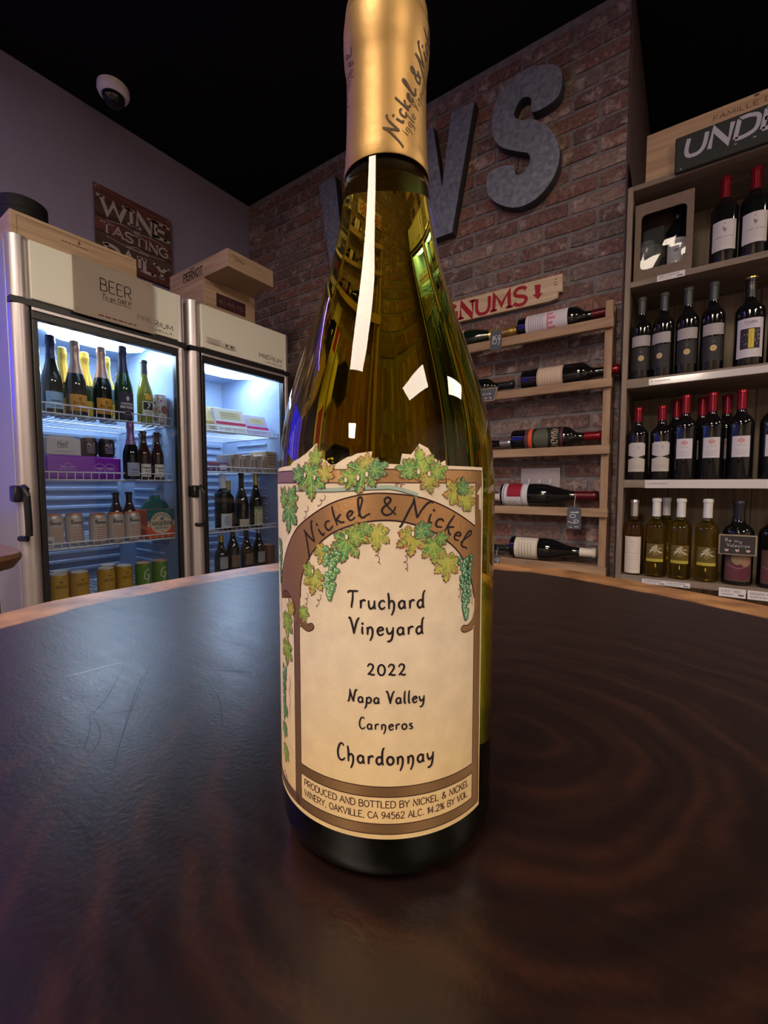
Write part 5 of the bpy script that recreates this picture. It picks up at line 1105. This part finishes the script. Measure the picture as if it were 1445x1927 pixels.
def rb(name, x0, x1, y0, y1, z0, z1, m_=None): return MB().cbox(x0 + .62, x1 + .62, y0 - BY + .006, y1 - BY + .006, z0, z1, .002).build(name, m_ or RACKW, rk)
rails = [(1.778, 1.816), (1.557, 1.591), (1.305, 1.340), (1.062, 1.096), (.832, .868)]
for px_ in (-.184, -1.10):
    rb('post', px_, px_ + .027, RYF + .020, RYF + .040, .70, 1.884, RACKV); rb('post', px_, px_ + .027, BY - .03, BY - .008, .70, 1.884, RACKV)
for k, (a, b) in enumerate(rails):
    rb('rail', -1.10, -.152, RYF, RYF + .0195, a, b)
    rb('slat', -1.07, -.186, RYF + .042, BY - .032, b - .016, b - .005)
RED = (.55, .02, .04)
def lying(label, x_end, z, kind, R, H, glass, cap, cz, lab=None, spin=0, y=None):
    """bottle on its side, neck pointing to +x, base at x_end - H"""
    rot = Matrix.Rotation(R_(90), 3, 'Y') @ Matrix.Rotation(R_(spin), 3, 'Z')
    return bottle(label, (x_end - H, y or 1.772, z), kind, R, H, glass, cap, cz, lab, rot=rot.to_euler(), group='bottles lying in the wine rack', n=28)
def chateau(a, hw, z0, z1):
    h = z1 - z0; P_ = (.6, .2, .3)
    a.rect(-hw * .6, hw * .75, z0 + h * .52, z0 + h * .56, P_, 1)
    for k in range(4): a.rect(-hw * .5 + k * hw * .3, -hw * .5 + k * hw * .3 + hw * .18, z0 + h * .56, z0 + h * (.66 + .06 * (k % 2)), P_, 1)
    for k in range(7): a.rect(-hw * .7 + .2 * k, hw * .72, z0 + h * (.08 + .055 * k), z0 + h * (.095 + .055 * k), (.3, .28, .36), 1)
def scroll(a, hw, z0, z1):
    h = z1 - z0
    for e in (.03, .95): a.rect(-hw, hw, z0 + h * e, z0 + h * (e + .02), (.25, .14, .08), 1)
    for k in range(6): a.stroke([(-hw * .8, z0 + h * (.2 + .12 * k)), (0, z0 + h * (.22 + .11 * k)), (hw * .8, z0 + h * (.19 + .12 * k))], .8, (.2, .14, .1), 1, n=2)
def toro(a, hw, z0, z1):
    h = z1 - z0; a.rect(-hw, hw, z0, z0 + h * .1, (.12, .04, .05), 1); a.rect(-hw, hw, z0 + h * .1, z0 + h * .2, (.72, .10, .03), 1); a.rect(-hw, hw, z0 + h * .95, z1, (.12, .03, .05), 1)
    a.ell(hw * .05, z0 + h * .44, hw * .9, h * .2, (.09, .10, .07), 2, 20)
    def pl_(x, y): return (hw * .95 - x * hw * .026, z0 + h * .72 + y * h * .016 + 0 * x)
    a.glyphs('VENGANZA', CAPS, pl_, 2.2, (.68, .52, .36), 3)
def redwhite(a, hw, z0, z1):
    h = z1 - z0; a.rect(-hw, hw * .1, z0 + h * .2, z0 + h * .75, (.30, .012, .03), 1); a.rect(-hw, hw, z0 + h * .04, z0 + h * .08, (.25, .25, .26), 1); a.rect(-hw, hw, z0 + h * .76, z0 + h * .78, (.2, .1, .1), 1)
    a.stroke([(hw * .3, z0 + h * .3), (hw * .6, z0 + h * .4), (hw * .4, z0 + h * .5), (hw * .7, z0 + h * .6)], 2, (.45, .2, .18), 1)
def creamy(a, hw, z0, z1):
    h = z1 - z0
    for k in range(5): a.rect(-hw * .5 + k * .4, hw * .5, z0 + h * (.2 + .13 * k), z0 + h * (.225 + .13 * k), (.3, .24, .2), 1)
    a.rect(-hw, hw, z0 + h * .95, z0 + h * .975, (.4, .3, .1), 1)
def ctr(k, R): return rails[k][1] - .005 + R + .0008
lying('lying magnum with white and pink label on the top rack rail', -.168, ctr(0, .046), 'bordeaux', .046, .355, G_red, F_maroon, .80, (36, 202, 64, (.66, .60, .66), chateau), 0)
lying('lying champagne magnum with gold neck foil on the top rack rail', -.532, ctr(0, .047), 'champagne', .047, .37, G_black, F_gold, .66, [(30, 130, 60, (.6, .45, .2), None)], 0, 1.778)
lying('lying magnum with cream scroll label and red cap on the second rail', -.132, ctr(1, .046), 'bordeaux', .046, .372, G_red, F_red, .90, (68, 170, 64, (.62, .48, .37), scroll), 0)
lying('lying bottle with black cap behind the small chalkboard on the second rail', -.545, ctr(1, .042), 'bordeaux', .042, .33, G_red, F_black, .8, (40, 140, 50, (.5, .45, .4), None), 0)
lying('lying magnum with black and orange VENGANZA label on the third rail', -.188, ctr(2, .046), 'bordeaux', .046, .355, G_red, F_red, .82, (62, 214, 66, (.016, .014, .014), toro), 0)
lying('lying bottle showing only a silver neck capsule on the third rail', -.552, ctr(2, .038), 'burgundy', .038, .31, G_red, F_silver, .84, None, 0)
lying('lying burgundy magnum with red and white label on the fourth rail', -.196, ctr(3, .051), 'burgundy', .051, .39, G_red, F_maroon, .78, (12, 122, 66, (.62, .60, .63), redwhite), 0)
lying('lying bottle showing only a white neck capsule on the fourth rail', -.594, ctr(3, .04), 'burgundy', .04, .31, G_red, F_cream, .8, None, 0)
lying('lying burgundy magnum with cream label and white cap on the lowest rail', -.196, ctr(4, .048), 'burgundy', .048, .345, G_red, F_cream, .82, (24, 122, 62, (.70, .62, .50), creamy), 0)
lying('lying bottle with dark neck and string tag on the lowest rail', -.548, ctr(4, .038), 'burgundy', .038, .31, G_red, F_black, .8, None, 0)
M_slate = mat('slate_tag', (.075, .085, .10), .6); CHALK = (.62, .62, .64)
def tagplate(label, x, z, w_, h_, txt, vert, zs):
    t = thing('price_tag', label, 'price tag', (x, RYF - .003, z), 0)
    MB().prism([(-w_ / 2, 0), (w_ / 2, 0), (w_ / 2, h_ * .86), (w_ / 2 - .008, h_), (-w_ / 2 + .008, h_), (-w_ / 2, h_ * .86)], -.003, 0).build('plate', M_slate, t)
    A = Art()
    if vert: A.glyphs(txt, HAND, lambda a, b: (-w_ * 300 + b * w_ * 62, h_ * 820 - a * h_ * 34), 2.6, CHALK, 1); A.rect(-w_ * 330, -w_ * 100, h_ * 60, h_ * 85, CHALK, 1); A.rect(w_ * 60, w_ * 330, h_ * 90, h_ * 120, CHALK, 1)
    else: A.text(txt, -w_ * 360, w_ * 360, h_ * 300, h_ * 420, 2.6, CHALK, 1, HAND, slant=.2)
    A.flat('chalk_figures', t, (0, -.003, 0), (1, 0, 0), (0, 0, 1))
    MB().tube([(0, -.001, h_ * .92), (0, .004, h_ + zs * .5), (0.002, .012, h_ + zs)], .0012, 5).build('string', mat('twine', (.5, .45, .36), .8), t)
tagplate('slate price tag chalked 159 hanging from the gold-necked magnum', -.603, 1.768, .05, .082, '159', False, .02)
tagplate('slate price tag chalked 109 hanging from the red and white magnum', -.270, 1.012, .052, .088, '109', True, .05)
tagplate('small slate tag on a string at the lowest rail by the bottle', -.586, .828, .03, .05, '9', False, .03)
t = thing('chalkboard_sign', 'small framed chalkboard with hearts leaning on the second rack rail', 'sign', (-.640, RYF - .004, 1.553), 0, None, (0, 0, 0))
MB().prism([(-.05, 0), (.036, 0), (.05, .056), (-.06, .056)], -.004, 0).build('frame', wood('tag_frame', (.28, .2, .14), (.4, .3, .22), (30, 30, 5)), t)
MB().prism([(-.046, .004), (.033, .004), (.044, .052), (-.055, .052)], -.0052, -.004).build('slate', M_slate, t)
A = Art()
for x in (-22, -2, 18): A.poly([(x, 8), (x + 5, 14), (x + 3, 17), (x, 15), (x - 3, 17), (x - 5, 14)], (.6, .5, .52), 1)
A.text('Love', -30, 20, 28, 12, 1.6, CHALK, 1, HAND); A.flat('chalk_figures', t, (0, -.0052, 0), (1, 0, 0), (0, 0, 1))
# switch plate on the bricks
t = thing('switch_plate', 'metal three-gang switch plate fixed to the bricks inside the rack', 'switch', (-.437, BY - .004, 1.14))
MB().cbox(-.085, .085, -.008, 0, 0, .122, .003).build('plate', mat('switch_metal', (.55, .52, .53), .35, .6), t)
MB().cbox(-.079, .079, -.0095, -.008, .006, .116, .001).build('inner_plate', mat('switch_inner', (.42, .38, .40), .4, .5), t)
for x in (-.046, 0, .046): MB().cbox(x - .005, x + .005, -.018, -.0095, .05, .074, .002).build('toggle', mat('switch_toggle', (.6, .58, .58), .4), t); MB().cbox(x - .003, x + .003, -.0105, -.0095, .094, .100, .001).build('screw', M_silver, t)

# ------------------------------------------------------------------ the tall wine shelf on the right
SY = 1.728; SHW = wood('shelf_oak', (.155, .115, .088), (.26, .20, .155), (4, 40, 40), .6); SHV = wood('shelf_oak_v', (.16, .118, .09), (.27, .205, .16), (40, 40, 4), .6)
BKW = wood('shelf_back_oak', (.13, .095, .065), (.25, .19, .13), (38, 38, 2.5), .65)
SX0, SX1 = -.122, .98
t = thing('wine_shelf', 'tall oak wine shelf of four tiers standing right of the brick wall', 'shelf', (SX0, SY, 0))
def sb(name, x0, x1, y0, y1, z0, z1, m_): return MB().cbox(x0 - SX0, x1 - SX0, y0 - SY, y1 - SY, z0, z1, .0015).build(name, m_, t)
sb('side_panel', SX0, SX0 + .018, SY, 2.03, 0, 2.27, SHV); sb('side_panel', SX1 - .018, SX1, SY, 2.03, 0, 2.27, SHV)
SH = [(.10, .12), (.44, .46), (.822, .845), (1.176, 1.206), (1.545, 1.579), (1.911, 1.932), (2.252, 2.27)]
for (a, b) in SH: sb('shelf_board', SX0 + .018, SX1 - .018, SY, 2.012, a, b, SHW)
for k in range(8): sb('back_plank', SX0 + .018 + k * .1333, SX0 + .018 + (k + 1) * .1333 - .0015, 2.0125, 2.03, .02, 2.268, BKW)
BYR = 1.775
def shelf_tag(label, x0, x1, z0, h_, clear, seed, txt=None):
    k = thing('shelf_tag', label, 'shelf tag', ((x0 + x1) / 2, SY - .0015, z0)); w_ = (x1 - x0)
    if clear:
        MB().cbox(-w_ / 2, w_ / 2, -.003, 0, 0, h_, .0008).build('strip', mat('clear_strip', (.62, .58, .60), .12, coat=.6), k)
        A = Art(); A.lines(-w_ * 480, -w_ * 480 + 60, h_ * 500, 1, 5, h_ * 140, (.3, .26, .28), 1, seed); A.ell(-w_ * 485, h_ * 550, 2.5, 2.5, (.3, .3, .3), 1)
    else:
        MB().cbox(-w_ / 2, w_ / 2, -.001, 0, 0, h_, .0003).build('card', mat('tag_card', (.72, .68, .70), .5), k)
        A = Art(); A.text(txt or 'MALBEC RESERVA', -w_ * 430, w_ * 300, h_ * 560, h_ * 260, .9, (.1, .1, .12), 1); A.lines(-w_ * 440, w_ * 100, h_ * 250, 1, 3, h_ * 120, (.3, .3, .33), 1, seed); A.rect(w_ * 220, w_ * 430, h_ * 200, h_ * 400, (.15, .15, .18), 1)
    A.flat('tag_print', k, (0, -.003 if clear else -.001, 0), (1, 0, 0), (0, 0, 1))
shelf_tag('white price card under the gift box on the top tier', -.02, .062, 1.910, .021, False, 1, 'WINE & CHOCOLATE')
shelf_tag('clear price strip along the second tier of the wine shelf', -.034, .60, 1.547, .024, True, 2)
shelf_tag('clear price strip along the third tier of the wine shelf', -.034, .62, 1.175, .03, True, 3)
shelf_tag('white price card under the white wines on the lowest tier', -.032, .044, .820, .018, False, 4, 'CHARDONNAY')
shelf_tag('second white price card under the white wines, joined to the first', .045, .115, .820, .018, False, 5, 'SAUVIGNON')
shelf_tag('white price card under the dark bottles on the lowest tier', .196, .268, .806, .03, False, 6, 'SWEET RED')
shelf_tag('last white price card at the right edge of the lowest tier', .272, .36, .806, .03, False, 7, 'SANGRIA ROJA')
# top: crate and chalkboard
t = thing('wooden_crate', 'long pine wine crate with branded lettering on top of the wine shelf', 'wooden box', (.292, SY + .012, 2.2705))
crate(t, .72, .20, .165, .012, mt=wood('crate_pine', (.34, .205, .12), (.48, .31, .19), (4, 40, 60), .65))
A = Art(); BN = (.11, .055, .035); A.text('FAMILLE DELPUECH', -170, 110, 128, 14, 2.2, BN, 1); A.stroke([(150, 120), (170, 150), (176, 110), (190, 140)], 3, BN, 1); A.ell(-60, 158, 7, 4, (.1, .05, .03), 1); A.text('SAMA', -276, -236, 92, 10, 2, BN, 1); A.text('VIN', -256, -226, 76, 10, 2, BN, 1)
A.flat('branded_print', t, (0, 0, 0), (1, 0, 0), (0, 0, 1))
t = thing('chalkboard_sign', 'black chalkboard with white brush lettering UNDER against the pine crate', 'sign', (.33, SY - .003, 2.256))
MB().cbox(-.31, .31, -.012, 0, 0, .116, .003).build('slate', mat('black_slate', (.010, .013, .013), .6), t)
A = Art(); CW = (.42, .41, .50)
A.text('UNDER', -286, 26, 40, 58, 12, CW, 1, CAPS, slant=.12, slope=.02); A.rect(-150, -144, 26, 29, CW, 1); A.rect(-104, -96, 28, 31, CW, 1); A.ell(-292, 8, 2.5, 2, CW, 1); A.flat('chalk_lettering', t, (0, -.012, 0), (1, 0, 0), (0, 0, 1))
# top tier: gift box with a window, then the rooster-label reds
TA, TB, TC, TD = 1.9325, 1.5795, 1.2065, .8455
gb = thing('gift_box', 'brown gift box with rounded window showing a bottle and glasses', 'gift box', (-.008, SY + .014, TA))
KRAFT = mat('kraft_board', (.17, .115, .09), .7, noise=(40, .1)); gw, gh, gd = .088, .272, .105
ow, oz0, oz1, rr = .068, .038, .232, .016
def rrect(w_, z0, z1, r):
    return [(sx * (w_ - r) + r * math.cos(a), cz_ + r * math.sin(a)) for (sx, cz_, a0) in ((1, z0 + r, -90), (1, z1 - r, 0), (-1, z1 - r, 90), (-1, z0 + r, 180)) for a in [R_(a0 + q * 22.5) for q in range(5)]]
inn = rrect(ow, oz0, oz1, rr)
def ray_to_box(p, cz_):
    k = min(gw / max(abs(p[0]), 1e-6), (gh / 2) / max(abs(p[1] - cz_), 1e-6)); return (p[0] * k, cz_ + (p[1] - cz_) * k)
outp = [ray_to_box((x, z), gh / 2) for x, z in inn]; mb = MB(); n_ = len(inn)
for y in (0, .003):
    vs = [(x, y, z) for x, z in inn] + [(x, y, z) for x, z in outp]
    mb.add(vs, [(i, n_ + i, n_ + (i + 1) % n_, (i + 1) % n_) if y else (i, (i + 1) % n_, n_ + (i + 1) % n_, n_ + i) for i in range(n_)])
corn = [(-gw, 0), (gw, 0), (gw, gh), (-gw, gh)]
for (cx_, cz_) in corn:                      # fill the corners of the frame
    q = sorted(outp, key=lambda p: (p[0] - cx_) ** 2 + (p[1] - cz_) ** 2)[:2]
    mb.prism([q[0], q[1], (cx_, cz_)], 0, .003)
mb.build('front_frame', KRAFT, gb)
MB().box(-gw, -gw + .003, .003, gd, 0, gh).box(gw - .003, gw, .003, gd, 0, gh).box(-gw, gw, gd, gd + .003, 0, gh).box(-gw, gw, .003, gd, 0, .003).box(-gw, gw, .003, gd, gh - .003, gh).build('box_shell', KRAFT, gb)
rgf = random.Random(12); fv = [(-ow - .004 + (2 * ow + .008) * i / 7, .0045 + rgf.random() * .0045, oz0 - .004 + (oz1 - oz0 + .008) * k / 9) for k in range(10) for i in range(8)]
MB().add(fv, [(k * 8 + i, k * 8 + i + 1, k * 8 + i + 9, k * 8 + i + 8) for k in range(9) for i in range(7)]).build('window_film', pane_mat(), gb, 180)
MB().box(-.084, .0, .07, .072, .15, .21).build('inner_card', mat('black_card', (.015, .015, .017), .6), gb)
def crest_(a, hw, z0, z1):
    h = z1 - z0; a.text('GRAN RESERVA', -hw * .8, hw * .8, z0 + h * .82, h * .09, .8, (.1, .1, .12), 1); a.ell(0, z0 + h * .6, 7, 6, (.1, .1, .12), 1); a.text('CA', -4, 4, z0 + h * .56, 7, 1.3, (.55, .5, .52), 2); a.lines(-hw * .7, hw * .7, z0 + h * .4, 4, h * .09, 1.2, (.3, .28, .3), 1, 4)
bottle('dark red wine bottle with grey crest label inside the gift box', (.032, SY + .072, TA + .0035), 'bordeaux', .036, .262, G_red, F_black, .78, (22, 128, 30, (.50, .47, .50), crest_))
def goblet(label, x, y):
    g = thing('wine_glass', label, 'wine glass', (x, y, TA + .0035), 0, 'wine glasses in the gift box')
    gl = MATS.get('thin_glass') or mat('thin_glass', (.95, .95, .95), .02, trans=.9, ior=1.3)
    MB().lathe([(0, 0), (.026, 0), (.026, .002), (.004, .006), (.0032, .01)], 20).build('foot', gl, g, 40)
    MB().lathe([(.0032, .01), (.003, .05), (.004, .06)], 12).build('stem', gl, g, 40)
    MB().lathe([(.004, .06), (.02, .07), (.028, .09), (.029, .11), (.024, .14), (.0232, .14), (.0282, .11), (.027, .09), (.019, .0715), (0, .066)], 24).build('bowl', gl, g, 60)
goblet('stemmed wine glass at the side of the gift box window', -.058, SY + .050); goblet('stemmed wine glass tucked against the boxed bottle', -.036, SY + .093)
PPL = (.55, .52, .56)
def rooster(a, hw, z0, z1):
    h = z1 - z0; Gq = (.22, .2, .22)
    a.poly([(-2, z0 + h * .62), (2, z0 + h * .60), (6, z0 + h * .66), (5, z0 + h * .74), (2, z0 + h * .70), (-2, z0 + h * .78), (-5, z0 + h * .76), (-4, z0 + h * .68)], Gq, 1); a.stroke([(0, z0 + h * .61), (1, z0 + h * .56)], 1, Gq, 1, False); a.ell(0, z0 + h * .88, 2, 3, (.45, .25, .25), 1)
    a.text('CUVEE DU COQ', -hw * .7, hw * .7, z0 + h * .42, h * .045, 1, Gq, 1, slant=.1); a.lines(-hw * .75, hw * .75, z0 + h * .32, 3, h * .08, 1.3, (.42, .38, .42), 1, 5)
for (x, lb) in ((.166, 'red-capped bottle with tall rooster label beside the gift box'), (.245, 'second red-capped bottle with tall rooster label from the gift box'), (.325, 'third red-capped bottle with tall rooster label at the picture edge')):
    bottle(lb, (x, BYR + .008, TA), 'bordeaux', .0385, .292, G_red, F_red, .76, (42, 138, 36, PPL, rooster), group='rooster-label red wines', n=28)
# second tier
def band(a, hw, z0, z1):
    h = z1 - z0; a.lines(-hw * .5, hw * .5, z0 + h * .62, 2, h * .3, 2.4, (.42, .38, .42), 1, 4)
def seal(a, hw, z0, z1):
    h = z1 - z0; a.ell(0, z0 + h * .52, 9.5, 10, (.58, .43, .22), 1, 18); a.ell(0, z0 + h * .52, 6, 6.4, (.48, .34, .16), 2, 14); a.stroke([(0, z0 + h * .74), (-2, z0 + h * .8), (0, z0 + h * .86), (2, z0 + h * .8), (0, z0 + h * .74)], .8, (.2, .18, .2), 1)
for k, (x, lb) in enumerate(((-.067, 'first of four grey-band bottles with gold seals, nearest the shelf side'), (.003, 'second of four grey-band bottles with gold seals from the shelf side'), (.075, 'third of four grey-band bottles with gold seals from the shelf side'), (.147, 'fourth grey-band bottle with gold seal, beside the painted-label bottle'))):
    bottle(lb, (x, BYR - .002, TB), 'bordeaux', .0345, .302, G_red, F_grey, .80, [(118, 156, 34, (.36, .33, .35), band), (32, 112, 34, (.028, .026, .03), seal)], R_((8, -14, 2, 6)[k]), group='grey-band red wines', n=28)
def taxuma(a, hw, z0, z1):
    h = z1 - z0; a.text('TAXUMA', -hw * .45, hw * .45, z0 + h * .86, h * .07, 1.5, (.2, .12, .3), 1); a.text('PINTIA', -hw * .3, hw * .3, z0 + h * .79, h * .05, 1, (.3, .25, .4), 1); a.rect(-hw * .7, hw * .7, z0 + h * .22, z0 + h * .74, (.03, .02, .035), 1); rg = random.Random(2)
    for k in range(30): a.ell(rg.uniform(-hw * .6, hw * .6), rg.uniform(z0 + h * .26, z0 + h * .7), 1.8, 2.2, rg.choice([(.25, .25, .28), (.3, .06, .1), (.12, .1, .2), (.35, .3, .3)]), 2, 7)
    a.rect(-hw * .12, hw * .26, z0 + h * .24, z0 + h * .72, (.62, .48, .06), 3); a.stroke([(0, z0 + h * .3), (hw * .1, z0 + h * .45), (0, z0 + h * .55), (hw * .12, z0 + h * .68)], 1.4, (.35, .22, .02), 4)
for (x, lb) in ((.246, 'bottle with white painted TAXUMA label and gold-topped black capsule'), (.332, 'twin of the painted-label bottle, cut by the picture edge')):
    b_ = bottle(lb, (x, BYR, TB), 'bordeaux', .040, .292, G_red, F_black, .78, (26, 152, 38, (.58, .54, .62), taxuma), group='painted-label red wines', n=28)
    MB().lathe([(.0160, .281), (.0172, .282), (.0172, .2925), (.0150, .2942), (0, .2942)], 20).build('capsule_top', F_gold, b_, 40)
    A = Art(); A.stroke([(-5, 264), (5, 264), (0, 252), (-5, 264)], 1.4, (.7, .52, .2), 1, False); A.wrap('capsule_mark', b_, lambda z: .0158, None, 3.0, .0001, .0004)
# third tier
def cloud(a, hw, z0, z1):
    h = z1 - z0; rg = random.Random(5)
    for k in range(7): a.ell(rg.uniform(-hw * .8, hw * .8), rg.uniform(z0 + h * .25, z0 + h * .8), rg.uniform(2, 6), rg.uniform(2, 4), rg.choice([(.45, .42, .44), (.5, .47, .48), (.38, .35, .38)]), 1)
for k, (x, lb) in enumerate(((-.066, 'first bottle with pinched hourglass label, nearest the shelf side'), (.010, 'second bottle with pinched hourglass label, beside the diamond labels'))):
    b_ = bottle(lb, (x, BYR, TC), 'bordeaux', .0355, .272, G_red, F_red, .80, [(92, 134, 30, (.52, .49, .51), cloud), (30, 76, 30, (.50, .46, .43), plainlines((.36, .3, .32), 3, None, 3))], group='hourglass-label red wines', n=28)
    A = Art(); A.poly([(-26, 134), (-22, 138), (22, 138), (26, 134)][::-1], (.52, .49, .51), 0); A.poly([(-30, 92), (-6, 84), (6, 84), (30, 92)], (.52, .49, .51), 0); A.poly([(-30, 76), (-6, 83), (6, 83), (30, 76)][::-1], (.50, .46, .43), 0)
    A.wrap('label_waist', b_, lambda z: .0355, None, 3.0, .0001, .0004)
def diamond(a, hw, z0, z1):
    h = z1 - z0; a.poly([(0, z0 + h * .66), (11, z0 + h * .79), (0, z0 + h * .92), (-11, z0 + h * .79)], (.55, .22, .25), 1); a.ell(0, z0 + h * .79, 4, 4.6, (.58, .36, .38), 2); a.text('CIELO', -hw * .5, hw * .5, z0 + h * .54, h * .05, .9, (.35, .32, .36), 1); a.lines(-hw * .7, hw * .7, z0 + h * .32, 3, h * .1, 2.2, (.4, .34, .4), 1, 4)
for (x, y, lb) in ((.081, BYR, 'first front bottle with white square label and red diamond'), (.158, BYR, 'second front bottle with white square label and red diamond'), (.237, BYR, 'third front bottle with white square label and red diamond'), (.322, BYR, 'last diamond-label bottle at the picture edge'),
                  (.052, BYR + .088, 'red-capped bottle behind the first diamond-label bottle'), (.131, BYR + .088, 'red-capped bottle behind the second diamond-label bottle'), (.203, BYR + .088, 'red-capped bottle behind the third diamond-label bottle')):
    bottle(lb, (x, y, TC), 'bordeaux', .0365, .302, G_red, F_red, .78, (74, 144, 25, (.58, .55, .62), diamond), R_(-6 if y > 1.8 else 0), group='diamond-label red wines', n=28)
# lowest tier
def tree_(a, hw, z0, z1):
    h = z1 - z0; a.stroke([(0, z0 + h * .72), (0, z0 + h * .78)], 1.2, (.5, .3, .24), 1, False); rg = random.Random(8)
    for k in range(14): a.ell(rg.gauss(0, 4), z0 + h * .83 + rg.gauss(0, 3), 1.2, 1.0, (.55, .35, .28), 1, 6)
    a.rect(-hw * .9, hw * .9, z0 + h * .54, z0 + h * .55, (.4, .33, .3), 1); a.lines(-hw * .7, hw * .7, z0 + h * .44, 5, h * .08, 1.8, (.45, .38, .34), 1, 6)
bottle('amber wine bottle with tall white tree label on the lowest tier', (-.068, BYR, TD), 'bordeaux', .0345, .285, G_rose, F_silver, .78, (6, 146, 29, (.66, .60, .54), tree_), n=28)
def tropic(a, hw, z0, z1):
    h = z1 - z0; rg = random.Random(6)
    for k in range(9): a.stroke([(rg.uniform(-hw, 0), z0 + h * rg.uniform(.4, .9)), (rg.uniform(-hw * .3, hw * .3), z0 + h * rg.uniform(.4, .95)), (rg.uniform(0, hw), z0 + h * rg.uniform(.4, .9))], 2.2, rg.choice([(.5, .47, .4), (.35, .28, .1), (.6, .56, .48)]), 1 + k % 2, n=4)
    a.rect(-hw, hw, z0, z0 + h * .16, (.46, .38, .05), 1)
for (x, y, lb) in ((.004, BYR - .004, 'white wine with white cap and sketched label beside the amber bottle'), (.032, BYR + .083, 'white wine with white cap standing in the second row'), (.080, BYR, 'middle front white wine with white cap and yellow stripe'), (.158, BYR, 'white wine with white cap and yellow stripe beside the dark bottles')):
    bottle(lb, (x, y, TD), 'bordeaux', .0355, .292, G_white, F_white, .77, (58, 124, 30, (.13, .09, .018), tropic), group='white wines with white caps', n=28)
def gypsy(a, hw, z0, z1):
    h = z1 - z0; a.ell(0, z0 + h * .7, hw * .5, h * .2, (.26, .18, .11), 1); a.ell(hw * .5, z0 + h * .62, hw * .4, h * .16, (.30, .16, .12), 2); a.ell(-hw * .4, z0 + h * .3, hw * .5, h * .24, (.13, .035, .05), 2); a.ell(hw * .3, z0 + h * .3, hw * .55, h * .26, (.11, .022, .045), 1); a.stroke([(-hw * .8, z0 + h * .5), (0, z0 + h * .4), (hw * .7, z0 + h * .5)], 1.4, (.35, .25, .18), 3)
for (x, lb) in ((.245, 'wide dark bottle with painted figure label behind the Valentine board'), (.340, 'wide dark bottle with painted figure label at the picture edge')):
    bottle(lb, (x, BYR + .006, TD), 'bordeaux', .0435, .288, G_red, F_black, .80, (14, 126, 40, (.10, .05, .045), gypsy), group='wide painted-label bottles', n=28)
t = thing('chalkboard_sign', 'small framed chalkboard reading Be my Valentine on the lowest tier', 'sign', (.239, SY - .006, .952))
MB().cbox(-.05, .05, -.004, 0, 0, .068, .001).build('frame', wood('tag_frame', (.28, .2, .14), (.4, .3, .22), (30, 30, 5)), t); MB().cbox(-.046, .046, -.0055, -.004, .004, .064, .0005).build('slate', mat('valentine_slate', (.03, .026, .028), .6), t)
A = Art(); A.text('Be my', -34, 12, 46, 10, 1.3, (.55, .5, .52), 1, HAND, slope=-.08); A.text('Valentine', -28, 32, 28, 10, 1.2, (.55, .5, .52), 1, HAND)
for x in (-28, 0, 28): A.poly([(x, 10), (x + 6, 16), (x + 4, 20), (x, 18), (x - 4, 20), (x - 6, 16)], (.6, .42, .42), 1)
A.flat('chalk_lettering', t, (0, -.0055, 0), (1, 0, 0), (0, 0, 1)); MB().tube([(0, -.001, .066), (0, .006, .072), (0, .014, .09)], .0018, 5).build('clip', M_blackp, t)
